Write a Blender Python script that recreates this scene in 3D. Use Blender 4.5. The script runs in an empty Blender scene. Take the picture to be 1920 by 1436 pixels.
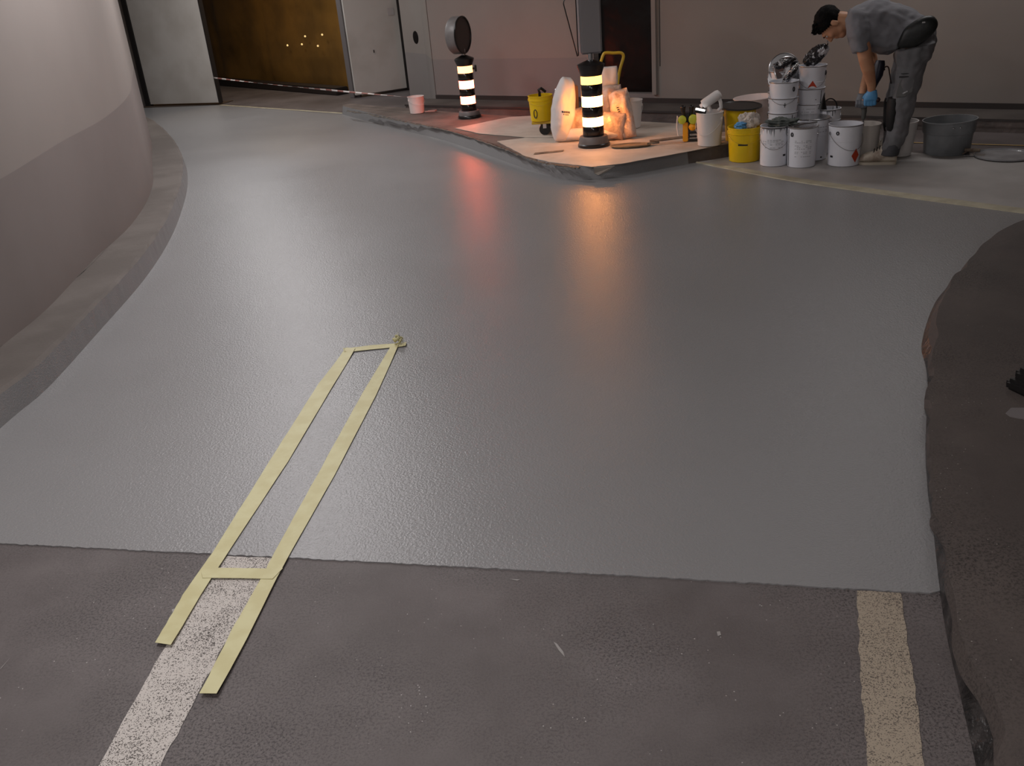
import bpy, bmesh, math, random
from mathutils import Vector, Matrix, Euler, noise
random.seed(7)
C = bpy.context.scene.collection
PI = math.pi

# ------------------------------------------------------------------ camera
F = 1720.0; PT = math.radians(24.86); RL = math.radians(5.1); CAM = Vector((0, 0, 1.55))
_d = Vector((0, math.cos(PT), -math.sin(PT))); _r = Vector((1, 0, 0)); _u = Vector((0, math.sin(PT), math.cos(PT)))
RR = _r*math.cos(RL) - _u*math.sin(RL); UU = _u*math.cos(RL) + _r*math.sin(RL)
cd = bpy.data.cameras.new('camera'); cam = bpy.data.objects.new('camera', cd); C.objects.link(cam)
cd.sensor_width = 36; cd.sensor_fit = 'HORIZONTAL'; cd.lens = F*36/1920; cd.clip_start = .05; cd.clip_end = 100
M = Matrix((RR, UU, -_d)).transposed().to_4x4(); M.translation = CAM; cam.matrix_world = M
bpy.context.scene.camera = cam

def G(px, py, z=0.0):
    """survey a point of the photograph onto the level z"""
    v = _d + RR*((px-960)/F) + UU*((718-py)/F)
    return CAM + v*((z-1.55)/v.z)
def V2(px, py, z=0.0):
    g = G(px, py, z); return Vector((g.x, g.y))
def back(p, r):
    """move a ground point away from the camera by r (front rim -> centre)"""
    h = Vector((p.x, p.y, 0)).normalized(); return p + h*r
def facing(p): return -math.atan2(p.x, p.y)

# ------------------------------------------------------------------ materials
def lin(c):
    return tuple((x/255/12.92 if x/255 <= .04045 else ((x/255+.055)/1.055)**2.4) for x in c)
def mat(name, col, rough=.6, metal=0., spec=.5, bump=0., bscale=60., bdist=.004, mix=None, mscale=3., mlo=.4, mhi=.6, mdetail=4.,
        emit=None, estr=0., rvar=0., trans=0., coat=0., alpha=1.):
    m = bpy.data.materials.new(name); m.use_nodes = True; nt = m.node_tree; N = nt.nodes; Lk = nt.links
    b = N['Principled BSDF']
    b.inputs['Base Color'].default_value = (*lin(col), 1); b.inputs['Roughness'].default_value = rough
    b.inputs['Metallic'].default_value = metal; b.inputs['Specular IOR Level'].default_value = spec
    b.inputs['Transmission Weight'].default_value = trans; b.inputs['Coat Weight'].default_value = coat
    b.inputs['Alpha'].default_value = alpha
    tc = N.new('ShaderNodeTexCoord')
    if mix:
        nz = N.new('ShaderNodeTexNoise'); nz.inputs['Scale'].default_value = mscale; nz.inputs['Detail'].default_value = mdetail
        Lk.new(tc.outputs['Object'], nz.inputs['Vector'])
        mr = N.new('ShaderNodeMapRange'); mr.inputs['From Min'].default_value = mlo; mr.inputs['From Max'].default_value = mhi
        Lk.new(nz.outputs['Fac'], mr.inputs['Value'])
        mx = N.new('ShaderNodeMix'); mx.data_type = 'RGBA'
        mx.inputs[6].default_value = (*lin(col), 1); mx.inputs[7].default_value = (*lin(mix), 1)
        Lk.new(mr.outputs[0], mx.inputs[0]); Lk.new(mx.outputs[2], b.inputs['Base Color'])
        if rvar:
            mr2 = N.new('ShaderNodeMapRange'); mr2.inputs['From Min'].default_value = .3; mr2.inputs['From Max'].default_value = .7
            mr2.inputs['To Min'].default_value = rough-rvar; mr2.inputs['To Max'].default_value = rough+rvar
            Lk.new(nz.outputs['Fac'], mr2.inputs['Value']); Lk.new(mr2.outputs[0], b.inputs['Roughness'])
    if bump:
        nb = N.new('ShaderNodeTexNoise'); nb.inputs['Scale'].default_value = bscale; nb.inputs['Detail'].default_value = 3
        Lk.new(tc.outputs['Object'], nb.inputs['Vector'])
        bp = N.new('ShaderNodeBump'); bp.inputs['Strength'].default_value = bump; bp.inputs['Distance'].default_value = bdist
        Lk.new(nb.outputs['Fac'], bp.inputs['Height']); Lk.new(bp.outputs[0], b.inputs['Normal'])
    if emit:
        b.inputs['Emission Color'].default_value = (*emit, 1); b.inputs['Emission Strength'].default_value = estr
    m['tc'] = 1
    return m

def speckled(name, base, patch, speck, dark, rough=.75, line=None):
    """worn mastic asphalt: broad patches, dark granular pits, pale chips"""
    m = bpy.data.materials.new(name); m.use_nodes = True; nt = m.node_tree; N = nt.nodes; Lk = nt.links; b = N['Principled BSDF']
    tc = N.new('ShaderNodeTexCoord')
    def nz(s, d=4, r=.5):
        n = N.new('ShaderNodeTexNoise'); n.inputs['Scale'].default_value = s; n.inputs['Detail'].default_value = d; n.inputs['Roughness'].default_value = r
        Lk.new(tc.outputs['Object'], n.inputs['Vector']); return n.outputs['Fac']
    def ramp(v, a, c_, lo=0., hi=1.):
        r = N.new('ShaderNodeMapRange'); r.inputs['From Min'].default_value = a; r.inputs['From Max'].default_value = c_
        r.inputs['To Min'].default_value = lo; r.inputs['To Max'].default_value = hi; Lk.new(v, r.inputs['Value']); return r.outputs[0]
    def mx(f, a, c_):
        x = N.new('ShaderNodeMix'); x.data_type = 'RGBA'; Lk.new(f, x.inputs[0])
        for i, q in ((6, a), (7, c_)):
            if isinstance(q, tuple): x.inputs[i].default_value = (*lin(q), 1)
            else: Lk.new(q, x.inputs[i])
        return x.outputs[2]
    big = nz(1.7, 5, .6); fine = nz(150, 8, .85)
    c = mx(ramp(big, .38, .62), base, patch)
    if line:
        wear = N.new('ShaderNodeMath'); wear.operation = 'ADD'
        Lk.new(ramp(nz(330, 2), .3, .7), wear.inputs[0]); Lk.new(ramp(nz(9, 4, .6), .3, .7, -.13, .13), wear.inputs[1])
        c = mx(ramp(wear.outputs[0], .26, .42), c, line)
    else:
        pit = N.new('ShaderNodeMath'); pit.operation = 'MULTIPLY'
        Lk.new(ramp(fine, .50, .55), pit.inputs[0]); Lk.new(ramp(nz(1.6, 3), .42, .62, .12, .9), pit.inputs[1])
        c = mx(pit.outputs[0], c, dark)
        vo = N.new('ShaderNodeTexVoronoi'); vo.inputs['Scale'].default_value = 48; Lk.new(tc.outputs['Object'], vo.inputs['Vector'])
        lt = N.new('ShaderNodeMath'); lt.operation = 'LESS_THAN'; lt.inputs[1].default_value = .075; Lk.new(vo.outputs['Distance'], lt.inputs[0])
        g = N.new('ShaderNodeMath'); g.operation = 'MULTIPLY'; Lk.new(lt.outputs[0], g.inputs[0]); Lk.new(ramp(nz(5, 2), .5, .6, 0, .75), g.inputs[1])
        c = mx(g.outputs[0], c, speck)
    Lk.new(c, b.inputs['Base Color'])
    b.inputs['Roughness'].default_value = rough; b.inputs['Specular IOR Level'].default_value = .45
    bp = N.new('ShaderNodeBump'); bp.inputs['Strength'].default_value = .5; bp.inputs['Distance'].default_value = .0025
    Lk.new(fine, bp.inputs['Height']); Lk.new(bp.outputs[0], b.inputs['Normal'])
    return m

def coating_mat():
    m = bpy.data.materials.new('grey_epoxy'); m.use_nodes = True; nt = m.node_tree; N = nt.nodes; Lk = nt.links; b = N['Principled BSDF']
    tc = N.new('ShaderNodeTexCoord')
    n1 = N.new('ShaderNodeTexNoise'); n1.inputs['Scale'].default_value = 140; n1.inputs['Detail'].default_value = 3
    n2 = N.new('ShaderNodeTexNoise'); n2.inputs['Scale'].default_value = .9; n2.inputs['Detail'].default_value = 5; n2.inputs['Roughness'].default_value = .6
    n3 = N.new('ShaderNodeTexNoise'); n3.inputs['Scale'].default_value = 5; n3.inputs['Detail'].default_value = 3
    for n in (n1, n2, n3): Lk.new(tc.outputs['Object'], n.inputs['Vector'])
    mx = N.new('ShaderNodeMix'); mx.data_type = 'RGBA'
    mx.inputs[6].default_value = (*lin((125, 124, 124)), 1); mx.inputs[7].default_value = (*lin((135, 134, 135)), 1)
    Lk.new(n2.outputs['Fac'], mx.inputs[0]); Lk.new(mx.outputs[2], b.inputs['Base Color'])
    mr = N.new('ShaderNodeMapRange'); mr.inputs['From Min'].default_value = .3; mr.inputs['From Max'].default_value = .7
    mr.inputs['To Min'].default_value = .31; mr.inputs['To Max'].default_value = .37
    Lk.new(n2.outputs['Fac'], mr.inputs['Value']); Lk.new(mr.outputs[0], b.inputs['Roughness'])
    b.inputs['Specular IOR Level'].default_value = .5
    bp = N.new('ShaderNodeBump'); bp.inputs['Strength'].default_value = .75; bp.inputs['Distance'].default_value = .0026
    bp2 = N.new('ShaderNodeBump'); bp2.inputs['Strength'].default_value = .15; bp2.inputs['Distance'].default_value = .004
    Lk.new(n3.outputs['Fac'], bp2.inputs['Height']); Lk.new(bp2.outputs[0], bp.inputs['Normal'])
    Lk.new(n1.outputs['Fac'], bp.inputs['Height']); Lk.new(bp.outputs[0], b.inputs['Normal'])
    return m

COAT = coating_mat()
ASPH = speckled('mastic_asphalt', (88, 81, 80), (105, 98, 97), (196, 192, 188), (44, 40, 40), .5)
LINE = speckled('worn_white_line', (70, 64, 60), (84, 78, 74), (190, 184, 178), (52, 46, 44), .7, line=(196, 189, 183))
LINE2 = speckled('worn_yellowed_line', (88, 80, 72), (98, 88, 80), (190, 184, 178), (52, 46, 44), .7, line=(160, 147, 130))
KTOP = mat('bare_kerb_concrete', (98, 91, 86), .8, mix=(86, 79, 74), mscale=2.5, bump=.4, bscale=70, bdist=.003)
KDARK = mat('dark_mastic_kerb', (74, 66, 63), .65, mix=(92, 82, 78), mscale=6, bump=.6, bscale=22, bdist=.012, mlo=.35, mhi=.65)
BLACKGAP = mat('tar_joint', (22, 20, 20), .35, mix=(60, 56, 55), mscale=14, bump=.8, bscale=40, bdist=.01)
WUP = mat('warm_white_wall', (148, 140, 135), .75, mix=(144, 136, 131), mscale=1.2, bump=.08, bscale=30)
WLOW = mat('grey_mauve_dado', (135, 127, 124), .7, mix=(131, 123, 120), mscale=1.5, bump=.08, bscale=30)
WBACK = mat('taupe_wall', (138, 131, 125), .8, mix=(134, 126, 120), mscale=1.1, bump=.08, bscale=30)
WBLOW = mat('taupe_dado', (128, 122, 120), .75, mix=(124, 118, 115), mscale=1.1, bump=.08, bscale=30)
CEIL = mat('ceiling_paint', (170, 166, 160), .9)
DOORM = mat('grey_door_sheet', (192, 188, 182), .5, mix=(180, 175, 168), mscale=2.2, bump=.05, bscale=8)
FRAME = mat('grey_steel_frame', (120, 116, 116), .4, metal=.5)
DKFRAME = mat('dark_rubber_seal', (34, 31, 30), .5)
GOLD = mat('ochre_foil_lining', (132, 96, 44), .42, metal=.3, mix=(112, 82, 40), mscale=1.6, bump=.35, bscale=1.3, bdist=.10)
PAPER = mat('floor_paper', (198, 186, 174), .6, mix=(184, 172, 160), mscale=5, bump=.35, bscale=9, bdist=.01)
BOARD = mat('site_floor_paper', (163, 159, 156), .5, mix=(152, 148, 145), mscale=3, bump=.2, bscale=9, bdist=.006)
MASK = mat('masking_tape_yellow', (198, 192, 148), .55, mix=(190, 182, 136), mscale=14, bump=.3, bscale=120, bdist=.001)
MASKD = mat('beige_masking_edge', (176, 169, 146), .6, mix=(158, 150, 128), mscale=9, bump=.4, bscale=50, bdist=.004)
BROWN = mat('torn_brown_paper', (92, 78, 66), .8, mix=(126, 112, 96), mscale=18)
BLK = mat('black_plastic', (22, 20, 20), .32)
BLKG = mat('black_gloss_band', (20, 13, 11), .16, spec=.6)
GREYP = mat('grey_plastic', (112, 108, 107), .45, mix=(100, 96, 95), mscale=8)
GREYD = mat('dark_grey_face', (66, 58, 56), .5)
GALV = mat('bright_steel', (190, 190, 192), .25, metal=.95)
WIRE = mat('steel_wire', (128, 124, 122), .35, metal=.8)
YEL = mat('yellow_plastic', (226, 190, 12), .38, mix=(214, 176, 10), mscale=5)
YELP = mat('yellow_enamel', (206, 172, 52), .4)
WPL = mat('white_plastic', (214, 210, 208), .4)
WTIN = mat('white_tin', (230, 231, 237), .35, mix=(222, 223, 230), mscale=5)
PALE = mat('pale_polyethylene', (206, 198, 190), .45)
PINKB = mat('pinkish_plastic', (222, 208, 204), .4)
INK = mat('black_ink', (34, 33, 36), .5)
INKG = mat('grey_ink', (148, 148, 154), .5)
RED = mat('hazard_orange_red', (190, 62, 30), .5)
RESIN = mat('grey_resin_drips', (84, 86, 90), .3)
SACKM = mat('white_paper_sack', (208, 202, 200), .6, bump=.3, bscale=14, bdist=.02)
SACKP = mat('printed_paper_sack', (196, 178, 166), .35, mix=(176, 150, 136), mscale=16, mlo=.45, mhi=.6, bump=.6, bscale=18, bdist=.03)
TAN = mat('tan_dusty_sheet', (150, 128, 100), .7, mix=(126, 106, 84), mscale=14, bump=.4, bscale=30)
TUBM = mat('grey_mixing_tub', (136, 139, 142), .45, mix=(112, 115, 118), mscale=5)
FOIL = mat('crinkled_foil', (176, 176, 178), .2, metal=.9, mix=(60, 58, 60), mscale=22, mlo=.45, mhi=.55, bump=.9, bscale=34, bdist=.03)
BAG = mat('black_glossy_film', (30, 28, 30), .18, bump=.9, bscale=30, bdist=.03)
RAG = mat('grey_green_rag', (84, 90, 86), .85, bump=.7, bscale=30, bdist=.02)
BLUE = mat('blue_nitrile', (88, 152, 202), .5)
TISS = mat('crumpled_paper', (206, 196, 186), .7, bump=.6, bscale=40, bdist=.01)
SKIN = mat('skin', (196, 146, 112), .55, mix=(186, 132, 100), mscale=12)
HAIR = mat('black_hair', (12, 10, 9), .8, spec=.15, bump=1., bscale=120, bdist=.006)
SHIRT = mat('grey_cotton_shirt', (126, 126, 131), .9, mix=(120, 120, 125), mscale=9, bump=.3, bscale=12, bdist=.02)
TROU = mat('grey_work_trousers', (116, 114, 117), .85, mix=(106, 106, 108), mscale=7, bump=.35, bscale=11, bdist=.02)
HEMM = mat('dark_grey_cuff', (72, 72, 76), .85)
SHOEM = mat('dusty_shoe_leather', (150, 134, 120), .75, mix=(196, 186, 170), mscale=14, bump=.3, bscale=60)
SOLE = mat('pale_shoe_sole', (172, 162, 146), .7)
NAVY = mat('navy_tool_body', (26, 28, 46), .4)
LIME = mat('lime_green_cap', (186, 196, 60), .4)
ORAN = mat('orange_yellow_casing', (232, 164, 20), .45)
DKLID = mat('black_lid', (44, 42, 42), .35)
BROWNB = mat('brown_cardboard', (140, 96, 62), .8)
ENDB = mat('grey_brown_back_road', (84, 78, 74), .7, mix=(70, 64, 60), mscale=3)
def glow(name, e, s): return mat(name, (240, 200, 120), .35, emit=e, estr=s)
GL_B = glow('amber_glow', (1.0, .34, .08), 30.0); GL_BT = glow('amber_glow_upper', (1.0, .44, .08), 5.0)
GL_A = glow('red_amber_glow', (1.0, .12, .05), 28.0); GL_AT = glow('red_amber_glow_upper', (1.0, .24, .08), 8.0)
LED = glow('white_led', (1, 1, 1), 3.0)
TAPE = None

# ------------------------------------------------------------------ mesh helpers
def obj(name, bm, m=None, parent=None, smooth=True, rem=0., flat=False, folds=None):
    bmesh.ops.recalc_face_normals(bm, faces=bm.faces) if not flat else None
    me = bpy.data.meshes.new(name); bm.to_mesh(me); bm.free()
    ms = m if isinstance(m, (list, tuple)) else [m]
    for x in ms:
        if x: me.materials.append(x)
    if smooth:
        for p in me.polygons: p.use_smooth = True
        try: me.set_sharp_from_angle(angle=math.radians(42))
        except Exception: pass
    o = bpy.data.objects.new(name, me); C.objects.link(o)
    if parent: o.parent = parent
    if rem:
        if folds:
            tx = bpy.data.textures.new('cloth_folds', 'CLOUDS'); tx.noise_scale = folds[0]; tx.noise_depth = 1
        md = o.modifiers.new('remesh', 'REMESH'); md.mode = 'VOXEL'; md.voxel_size = rem; md.use_smooth_shade = True
        sm = o.modifiers.new('smooth', 'SMOOTH'); sm.factor = .6; sm.iterations = 4
        if folds:
            dp = o.modifiers.new('folds', 'DISPLACE'); dp.texture = tx; dp.strength = folds[1]; dp.mid_level = .5; dp.texture_coords = 'LOCAL'
    return o
def thing(name, label, cat, loc=(0, 0, 0), rz=0, group=None):
    o = bpy.data.objects.new(name, None); C.objects.link(o); o.location = loc; o.rotation_euler = (0, 0, rz)
    o['label'] = label; o['category'] = cat
    if group: o['group'] = group
    return o
def tag(o, label, cat, group=None):
    o['label'] = label; o['category'] = cat
    if group: o['group'] = group
    return o
def struct(name, bm, m, label=None, smooth=False):
    o = obj(name, bm, m, None, smooth); o['kind'] = 'structure'
    if label: o['label'] = label
    return o
def box(bm, c, s, rz=0, bev=0., rot=None, mi=0):
    r = bmesh.ops.create_cube(bm, size=1); vs = r['verts']
    bmesh.ops.scale(bm, vec=s, verts=vs)
    if bev:
        es = list({e for v in vs for e in v.link_edges})
        q = bmesh.ops.bevel(bm, geom=es, offset=bev, segments=2, affect='EDGES'); vs = list({v for f in q['faces'] for v in f.verts} | {v for v in vs if v.is_valid})
        seen = set(vs); st = list(vs)
        while st:
            v = st.pop()
            for e in v.link_edges:
                w = e.other_vert(v)
                if w not in seen: seen.add(w); st.append(w)
        vs = list(seen)
    R = rot if rot else Matrix.Rotation(rz, 3, 'Z')
    for v in vs: v.co = R @ v.co + Vector(c)
    if mi:
        for f in {f for v in vs for f in v.link_faces}: f.material_index = mi
    return vs
def lathe(bm, prof, seg=32, c=(0, 0, 0), R=None, cap=True, mi=0):
    rings = []
    c = Vector(c)
    for r, z in prof:
        ring = []
        for i in range(seg):
            a = 2*PI*i/seg; v = Vector((r*math.cos(a), r*math.sin(a), z))
            if R: v = R @ v
            ring.append(bm.verts.new(v + c))
        rings.append(ring)
    for a, b in zip(rings, rings[1:]):
        for i in range(seg):
            f = bm.faces.new((a[i], a[(i+1) % seg], b[(i+1) % seg], b[i])); f.material_index = mi
    if cap:
        for r in (rings[0], rings[-1]):
            f = bm.faces.new(r); f.material_index = mi
    return rings
def tube(bm, pts, r, seg=8, closed=False):
    pts = [Vector(p) for p in pts]; n = len(pts); rs = r if isinstance(r, (list, tuple)) else [r]*n
    rings = []; up = None
    for i, p in enumerate(pts):
        if closed: t = (pts[(i+1) % n]-pts[i-1]).normalized()
        else: t = (pts[min(i+1, n-1)]-pts[max(i-1, 0)]).normalized()
        if up is None:
            up = Vector((0, 0, 1)) if abs(t.z) < .9 else Vector((1, 0, 0))
        a = t.cross(up).normalized(); b = a.cross(t).normalized(); up = b
        rings.append([bm.verts.new(p + (a*math.cos(2*PI*k/seg)+b*math.sin(2*PI*k/seg))*rs[i]) for k in range(seg)])
    pr = list(zip(rings, rings[1:])) + ([(rings[-1], rings[0])] if closed else [])
    for a, b in pr:
        for k in range(seg): bm.faces.new((a[k], a[(k+1) % seg], b[(k+1) % seg], b[k]))
    if not closed:
        bm.faces.new(rings[0]); bm.faces.new(rings[-1])
def loft(bm, rings, seg=20):
    """rings: (centre, axis_a*half, axis_b*half)"""
    rr = []
    for c, a, b in rings:
        rr.append([bm.verts.new(Vector(c)+Vector(a)*math.cos(2*PI*k/seg)+Vector(b)*math.sin(2*PI*k/seg)) for k in range(seg)])
    for a, b in zip(rr, rr[1:]):
        for k in range(seg): bm.faces.new((a[k], a[(k+1) % seg], b[(k+1) % seg], b[k]))
    bm.faces.new(rr[0]); bm.faces.new(rr[-1])
def ball(bm, c, s, R=None, seg=16):
    r = bmesh.ops.create_uvsphere(bm, u_segments=seg, v_segments=max(8, seg//2+2), radius=1)
    for v in r['verts']:
        w = Vector((v.co.x*s[0], v.co.y*s[1], v.co.z*s[2]))
        v.co = (R @ w if R else w) + Vector(c)
    return r['verts']
def cap(bm, p0, r0, p1, r1, n=6, seg=14, bulge=0.):
    """tapered limb with round ends"""
    p0 = Vector(p0); p1 = Vector(p1); L = (p1-p0).length; t = (p1-p0)/L
    up = Vector((0, 0, 1)) if abs(t.z) < .9 else Vector((1, 0, 0)); a = t.cross(up).normalized(); b = a.cross(t)
    rg = []
    for k in (70, 45, 20): rg.append((p0 - t*r0*math.sin(math.radians(k)), r0*math.cos(math.radians(k))))
    for i in range(n+1):
        s = i/n; rg.append((p0+t*L*s, r0+(r1-r0)*s+bulge*math.sin(PI*s)))
    for k in (20, 45, 70): rg.append((p1 + t*r1*math.sin(math.radians(k)), r1*math.cos(math.radians(k))))
    loft(bm, [(c, a*r, b*r) for c, r in rg], seg)
def crom(P, n=6, closed=False):
    P = [Vector(p) for p in P]; out = []
    m = len(P)
    for i in range(m-1):
        p0 = P[max(i-1, 0)]; p1 = P[i]; p2 = P[i+1]; p3 = P[min(i+2, m-1)]
        for k in range(n):
            t = k/n
            out.append(.5*((2*p1)+(p2-p0)*t+(2*p0-5*p1+4*p2-p3)*t*t+(3*p1-p0-3*p2+p3)*t**3))
    out.append(P[-1]); return out
def strip(bm, A, B, za, zb, mi=0):
    va = [bm.verts.new((p[0], p[1], za)) for p in A]; vb = [bm.verts.new((p[0], p[1], zb)) for p in B]
    for i in range(len(A)-1):
        f = bm.faces.new((va[i], va[i+1], vb[i+1], vb[i])); f.material_index = mi
def poly(bm, pts, z, th=0., mi=0, mside=None):
    top = [bm.verts.new((p[0], p[1], z)) for p in pts]
    f = bm.faces.new(top); f.material_index = mi; fs = [f]
    if th:
        bot = [bm.verts.new((p[0], p[1], z-th)) for p in pts]
        for i in range(len(pts)):
            g = bm.faces.new((top[i], top[(i+1) % len(pts)], bot[(i+1) % len(pts)], bot[i])); g.material_index = mi if mside is None else mside
    bmesh.ops.triangulate(bm, faces=fs)
def jag(pts, amp, step=.05, closed=True):
    out = []; n = len(pts)
    for i in range(n if closed else n-1):
        a = Vector(pts[i]).to_2d(); b = Vector(pts[(i+1) % n]).to_2d(); L = (b-a).length; k = max(1, int(L/step))
        nn = Vector((-(b-a).y, (b-a).x)).normalized() if L > 1e-6 else Vector((0, 0))
        for j in range(k):
            p = a+(b-a)*(j/k); out.append(p + nn*(random.uniform(-amp, amp) if j else 0))
    if not closed: out.append(Vector(pts[-1]).to_2d())
    return out
def wallseg(bm, a, b, z0, z1, th=.12, mi=0):
    a = Vector(a).to_2d(); b = Vector(b).to_2d(); t = (b-a).normalized(); n = Vector((-t.y, t.x))
    c = (a+b)/2 + n*th/2
    box(bm, (c.x, c.y, (z0+z1)/2), ((b-a).length, th, z1-z0), math.atan2(t.y, t.x), mi=mi)
def lerp(a, b, t): return Vector(a)*(1-t)+Vector(b)*t

H = 2.75
# ================================================================== SETTING
bm = bmesh.new(); box(bm, (-.5, 6, -.1), (19, 30, .2)); struct('floor', bm, ASPH, 'worn dark mastic asphalt floor of the garage ramp')
bm = bmesh.new(); box(bm, (-.5, 6, H+.1), (19, 30, .2)); struct('ceiling', bm, CEIL, 'low painted concrete ceiling')

# left kerb and curved wall
Kpx = [(0, 806), (89, 730), (178, 632), (267, 530), (312, 463), (338, 405), (352, 347), (345, 302), (312, 258), (272, 233)]
K = [Vector((-2.9, -3.)), Vector((-2.45, -1.)), Vector((-2.2, .8)), Vector((-2.09, 2.3))] + [V2(*p) for p in Kpx] + [Vector((-5.1, 12.95)), Vector((-5.7, 13.5))]
Wpx = [(0, 652), (89, 579), (178, 485), (245, 423), (281, 365), (286, 316), (270, 233)]
W = [Vector((-3.2, -3.)), Vector((-2.75, -1.)), Vector((-2.48, .8)), Vector((-2.34, 2.4))] + [V2(*p, z=.12) for p in Wpx] + [Vector((-5.0, 12.3)), Vector((-6.2, 13.3))]
K = [p.to_3d() for p in K]; W = [p.to_3d() for p in W]
Kd = crom(K, 10); Wd = crom(W, 14)
def inset(P, d):
    out = []
    for i, p in enumerate(P):
        t = (P[min(i+1, len(P)-1)]-P[max(i-1, 0)]).to_2d().normalized(); out.append(Vector((p.x, p.y, 0)) + Vector((-t.y, t.x, 0))*d)
    return out
def resamp(P, n):
    L = [0]
    for a, b in zip(P, P[1:]): L.append(L[-1]+(b-a).length)
    out = []; j = 0
    for i in range(n):
        s = L[-1]*i/(n-1)
        while j < len(L)-2 and L[j+1] < s: j += 1
        q = (s-L[j])/max(1e-9, L[j+1]-L[j]); out.append(P[j].lerp(P[j+1], min(1, q)))
    return out
Kr = resamp(Kd, 260)
Wr = []
j = 0
for p in Kr:      # nearest wall point for each kerb point
    Wr.append(min(Wd, key=lambda w: (w-p).length_squared))
Wr = [sum((Wr[max(0, min(len(Wr)-1, i+k))] for k in range(-11, 12)), Vector())/23 for i in range(len(Wr))]
bm = bmesh.new()
k1 = [p + Vector((random.uniform(-.003, .003), random.uniform(-.003, .003), 0)) for p in inset(Kr, .015)]
k2 = [p + Vector((random.uniform(-.006, .006), random.uniform(-.006, .006), 0)) for p in inset(Kr, .035)]
strip(bm, Kr, k1, 0, .112, 0); strip(bm, k1, k2, .112, .122, 1)
kin = [w + (w-k).normalized()*.06 for w, k in zip(Wr, Kr)]
strip(bm, k2, kin, .122, .122, 2)
ci = [i for i, p in enumerate(Kr) if 2.0 < p.y < 7.5]
ca = [kin[i] - (Wr[i]-Kr[i]).normalized()*(.062+.010*noise.noise(Kr[i]*6)) for i in ci]; cb = [a_ - (Wr[i]-Kr[i]).normalized()*max(.0008, .012*noise.noise(Kr[i]*5+Vector((3, 0, 0)))) for a_, i in zip(ca, ci)]
strip(bm, ca, cb, .1235, .1235, 3)
struct('kerb', bm, [COAT, KTOP, KTOP, BLACKGAP], 'curved kerb along the left wall with grey painted face')
BAND = .84
bm = bmesh.new(); Wf = resamp(Wd, 240); Wo = inset(Wf, .25)
wv = [[bm.verts.new((p.x, p.y, (0, .77+.075*max(0, min(1, (p.y-2.5)/5.5)), H)[k])) for p in Wf] for k in range(3)]
for k in range(2):
    for i in range(len(Wf)-1):
        f = bm.faces.new((wv[k][i], wv[k][i+1], wv[k+1][i+1], wv[k+1][i])); f.material_index = k; strip(bm, Wo, Wo, 0, H, 1)
o = struct('wall_left', bm, [WLOW, WUP], 'curved pale wall with a darker band at its foot', smooth=True)

# back wall (straight) with a black doorway
A0 = Vector((-.585, 11.28)); A1 = Vector((4.12, 7.64)); tw = (A1-A0).normalized(); AE = A1 + tw*4.5
def onwall(p):
    p = Vector(p).to_2d(); return A0 + tw*((p-A0).dot(tw))
O0 = onwall((1.12, 9.93)); O1 = onwall((1.655, 9.5))
bm = bmesh.new()
wallseg(bm, A0, O0, 0, .54, .15, 0); wallseg(bm, A0, O0, .54, H, .15, 1)
wallseg(bm, O0, O1, 0, .185, .15, 0); wallseg(bm, O0, O1, 2.1, H, .15, 1)
wallseg(bm, O1, AE, 0, H, .15, 2)
struct('wall_back', bm, [WBLOW, WBACK, WBACK], 'long taupe rear wall with a black doorway')
bm = bmesh.new(); n2 = Vector((-tw.y, tw.x))
wallseg(bm, O0+n2*.10, O1+n2*.10, .185, 2.1, .03)
dr = struct('door_3', bm, mat('black_door_sheet', (7, 6, 6), .3, spec=.25, bump=.5, bscale=2.5, bdist=.05), 'black glossy doorway in the rear wall')
bm = bmesh.new()
for q in (O1,):
    c = q + n2*.02 + tw*.02; box(bm, (c.x, c.y, 1.14), (.045, .1, 1.92), math.atan2(tw.y, tw.x))
c = O1 + tw*.075 - n2*.002; box(bm, (c.x, c.y, 1.30), (.006, .006, 1.7), math.atan2(tw.y, tw.x), mi=1)
o = obj('door_frame', bm, [WBACK, DKFRAME], dr, False)

# far kerb along the back wall
fk = [onwall(V2(*p, z=.1)) for p in ((830, 192), (1000, 198), (1200, 205))]
bm = bmesh.new()
fA = A0 - n2*.42 - tw*.12; fB = AE - n2*.48
strip(bm, [fA, fB], [A0-n2*0 - tw*.12, AE], .1, .1, 0); strip(bm, [fA-n2*.02, fB-n2*.02], [fA, fB], 0, .1, 1)
strip(bm, [A0-n2*.02, AE-n2*.02], [A0-n2*.02, AE-n2*.02], .1, .145, 2); strip(bm, [A0-n2*.02, AE-n2*.02], [A0, AE], .145, .145, 2)  # dark strip along the wall foot paints its shadow line
strip(bm, [fA-n2*.023, fB-n2*.023], [fA-n2*.02, fB-n2*.02], .085, .103, 2); 
struct('kerb', bm, [ENDB, KDARK, mat('dark_edge_and_foot_shadow', (46, 40, 38), .6)], 'low dark kerb along the rear wall')
bm = bmesh.new(); a, b = V2(1560, 264), V2(1990, 275.5)
t = (b-a).normalized(); n = Vector((-t.y, t.x)); strip(bm, [a-n*.012, b-n*.012], [a+n*.012, b+n*.012], .004, .004)
struct('lane_marking', bm, mat('faded_yellow_line', (170, 142, 90), .7), 'thin yellowish line on the rear road')

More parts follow.
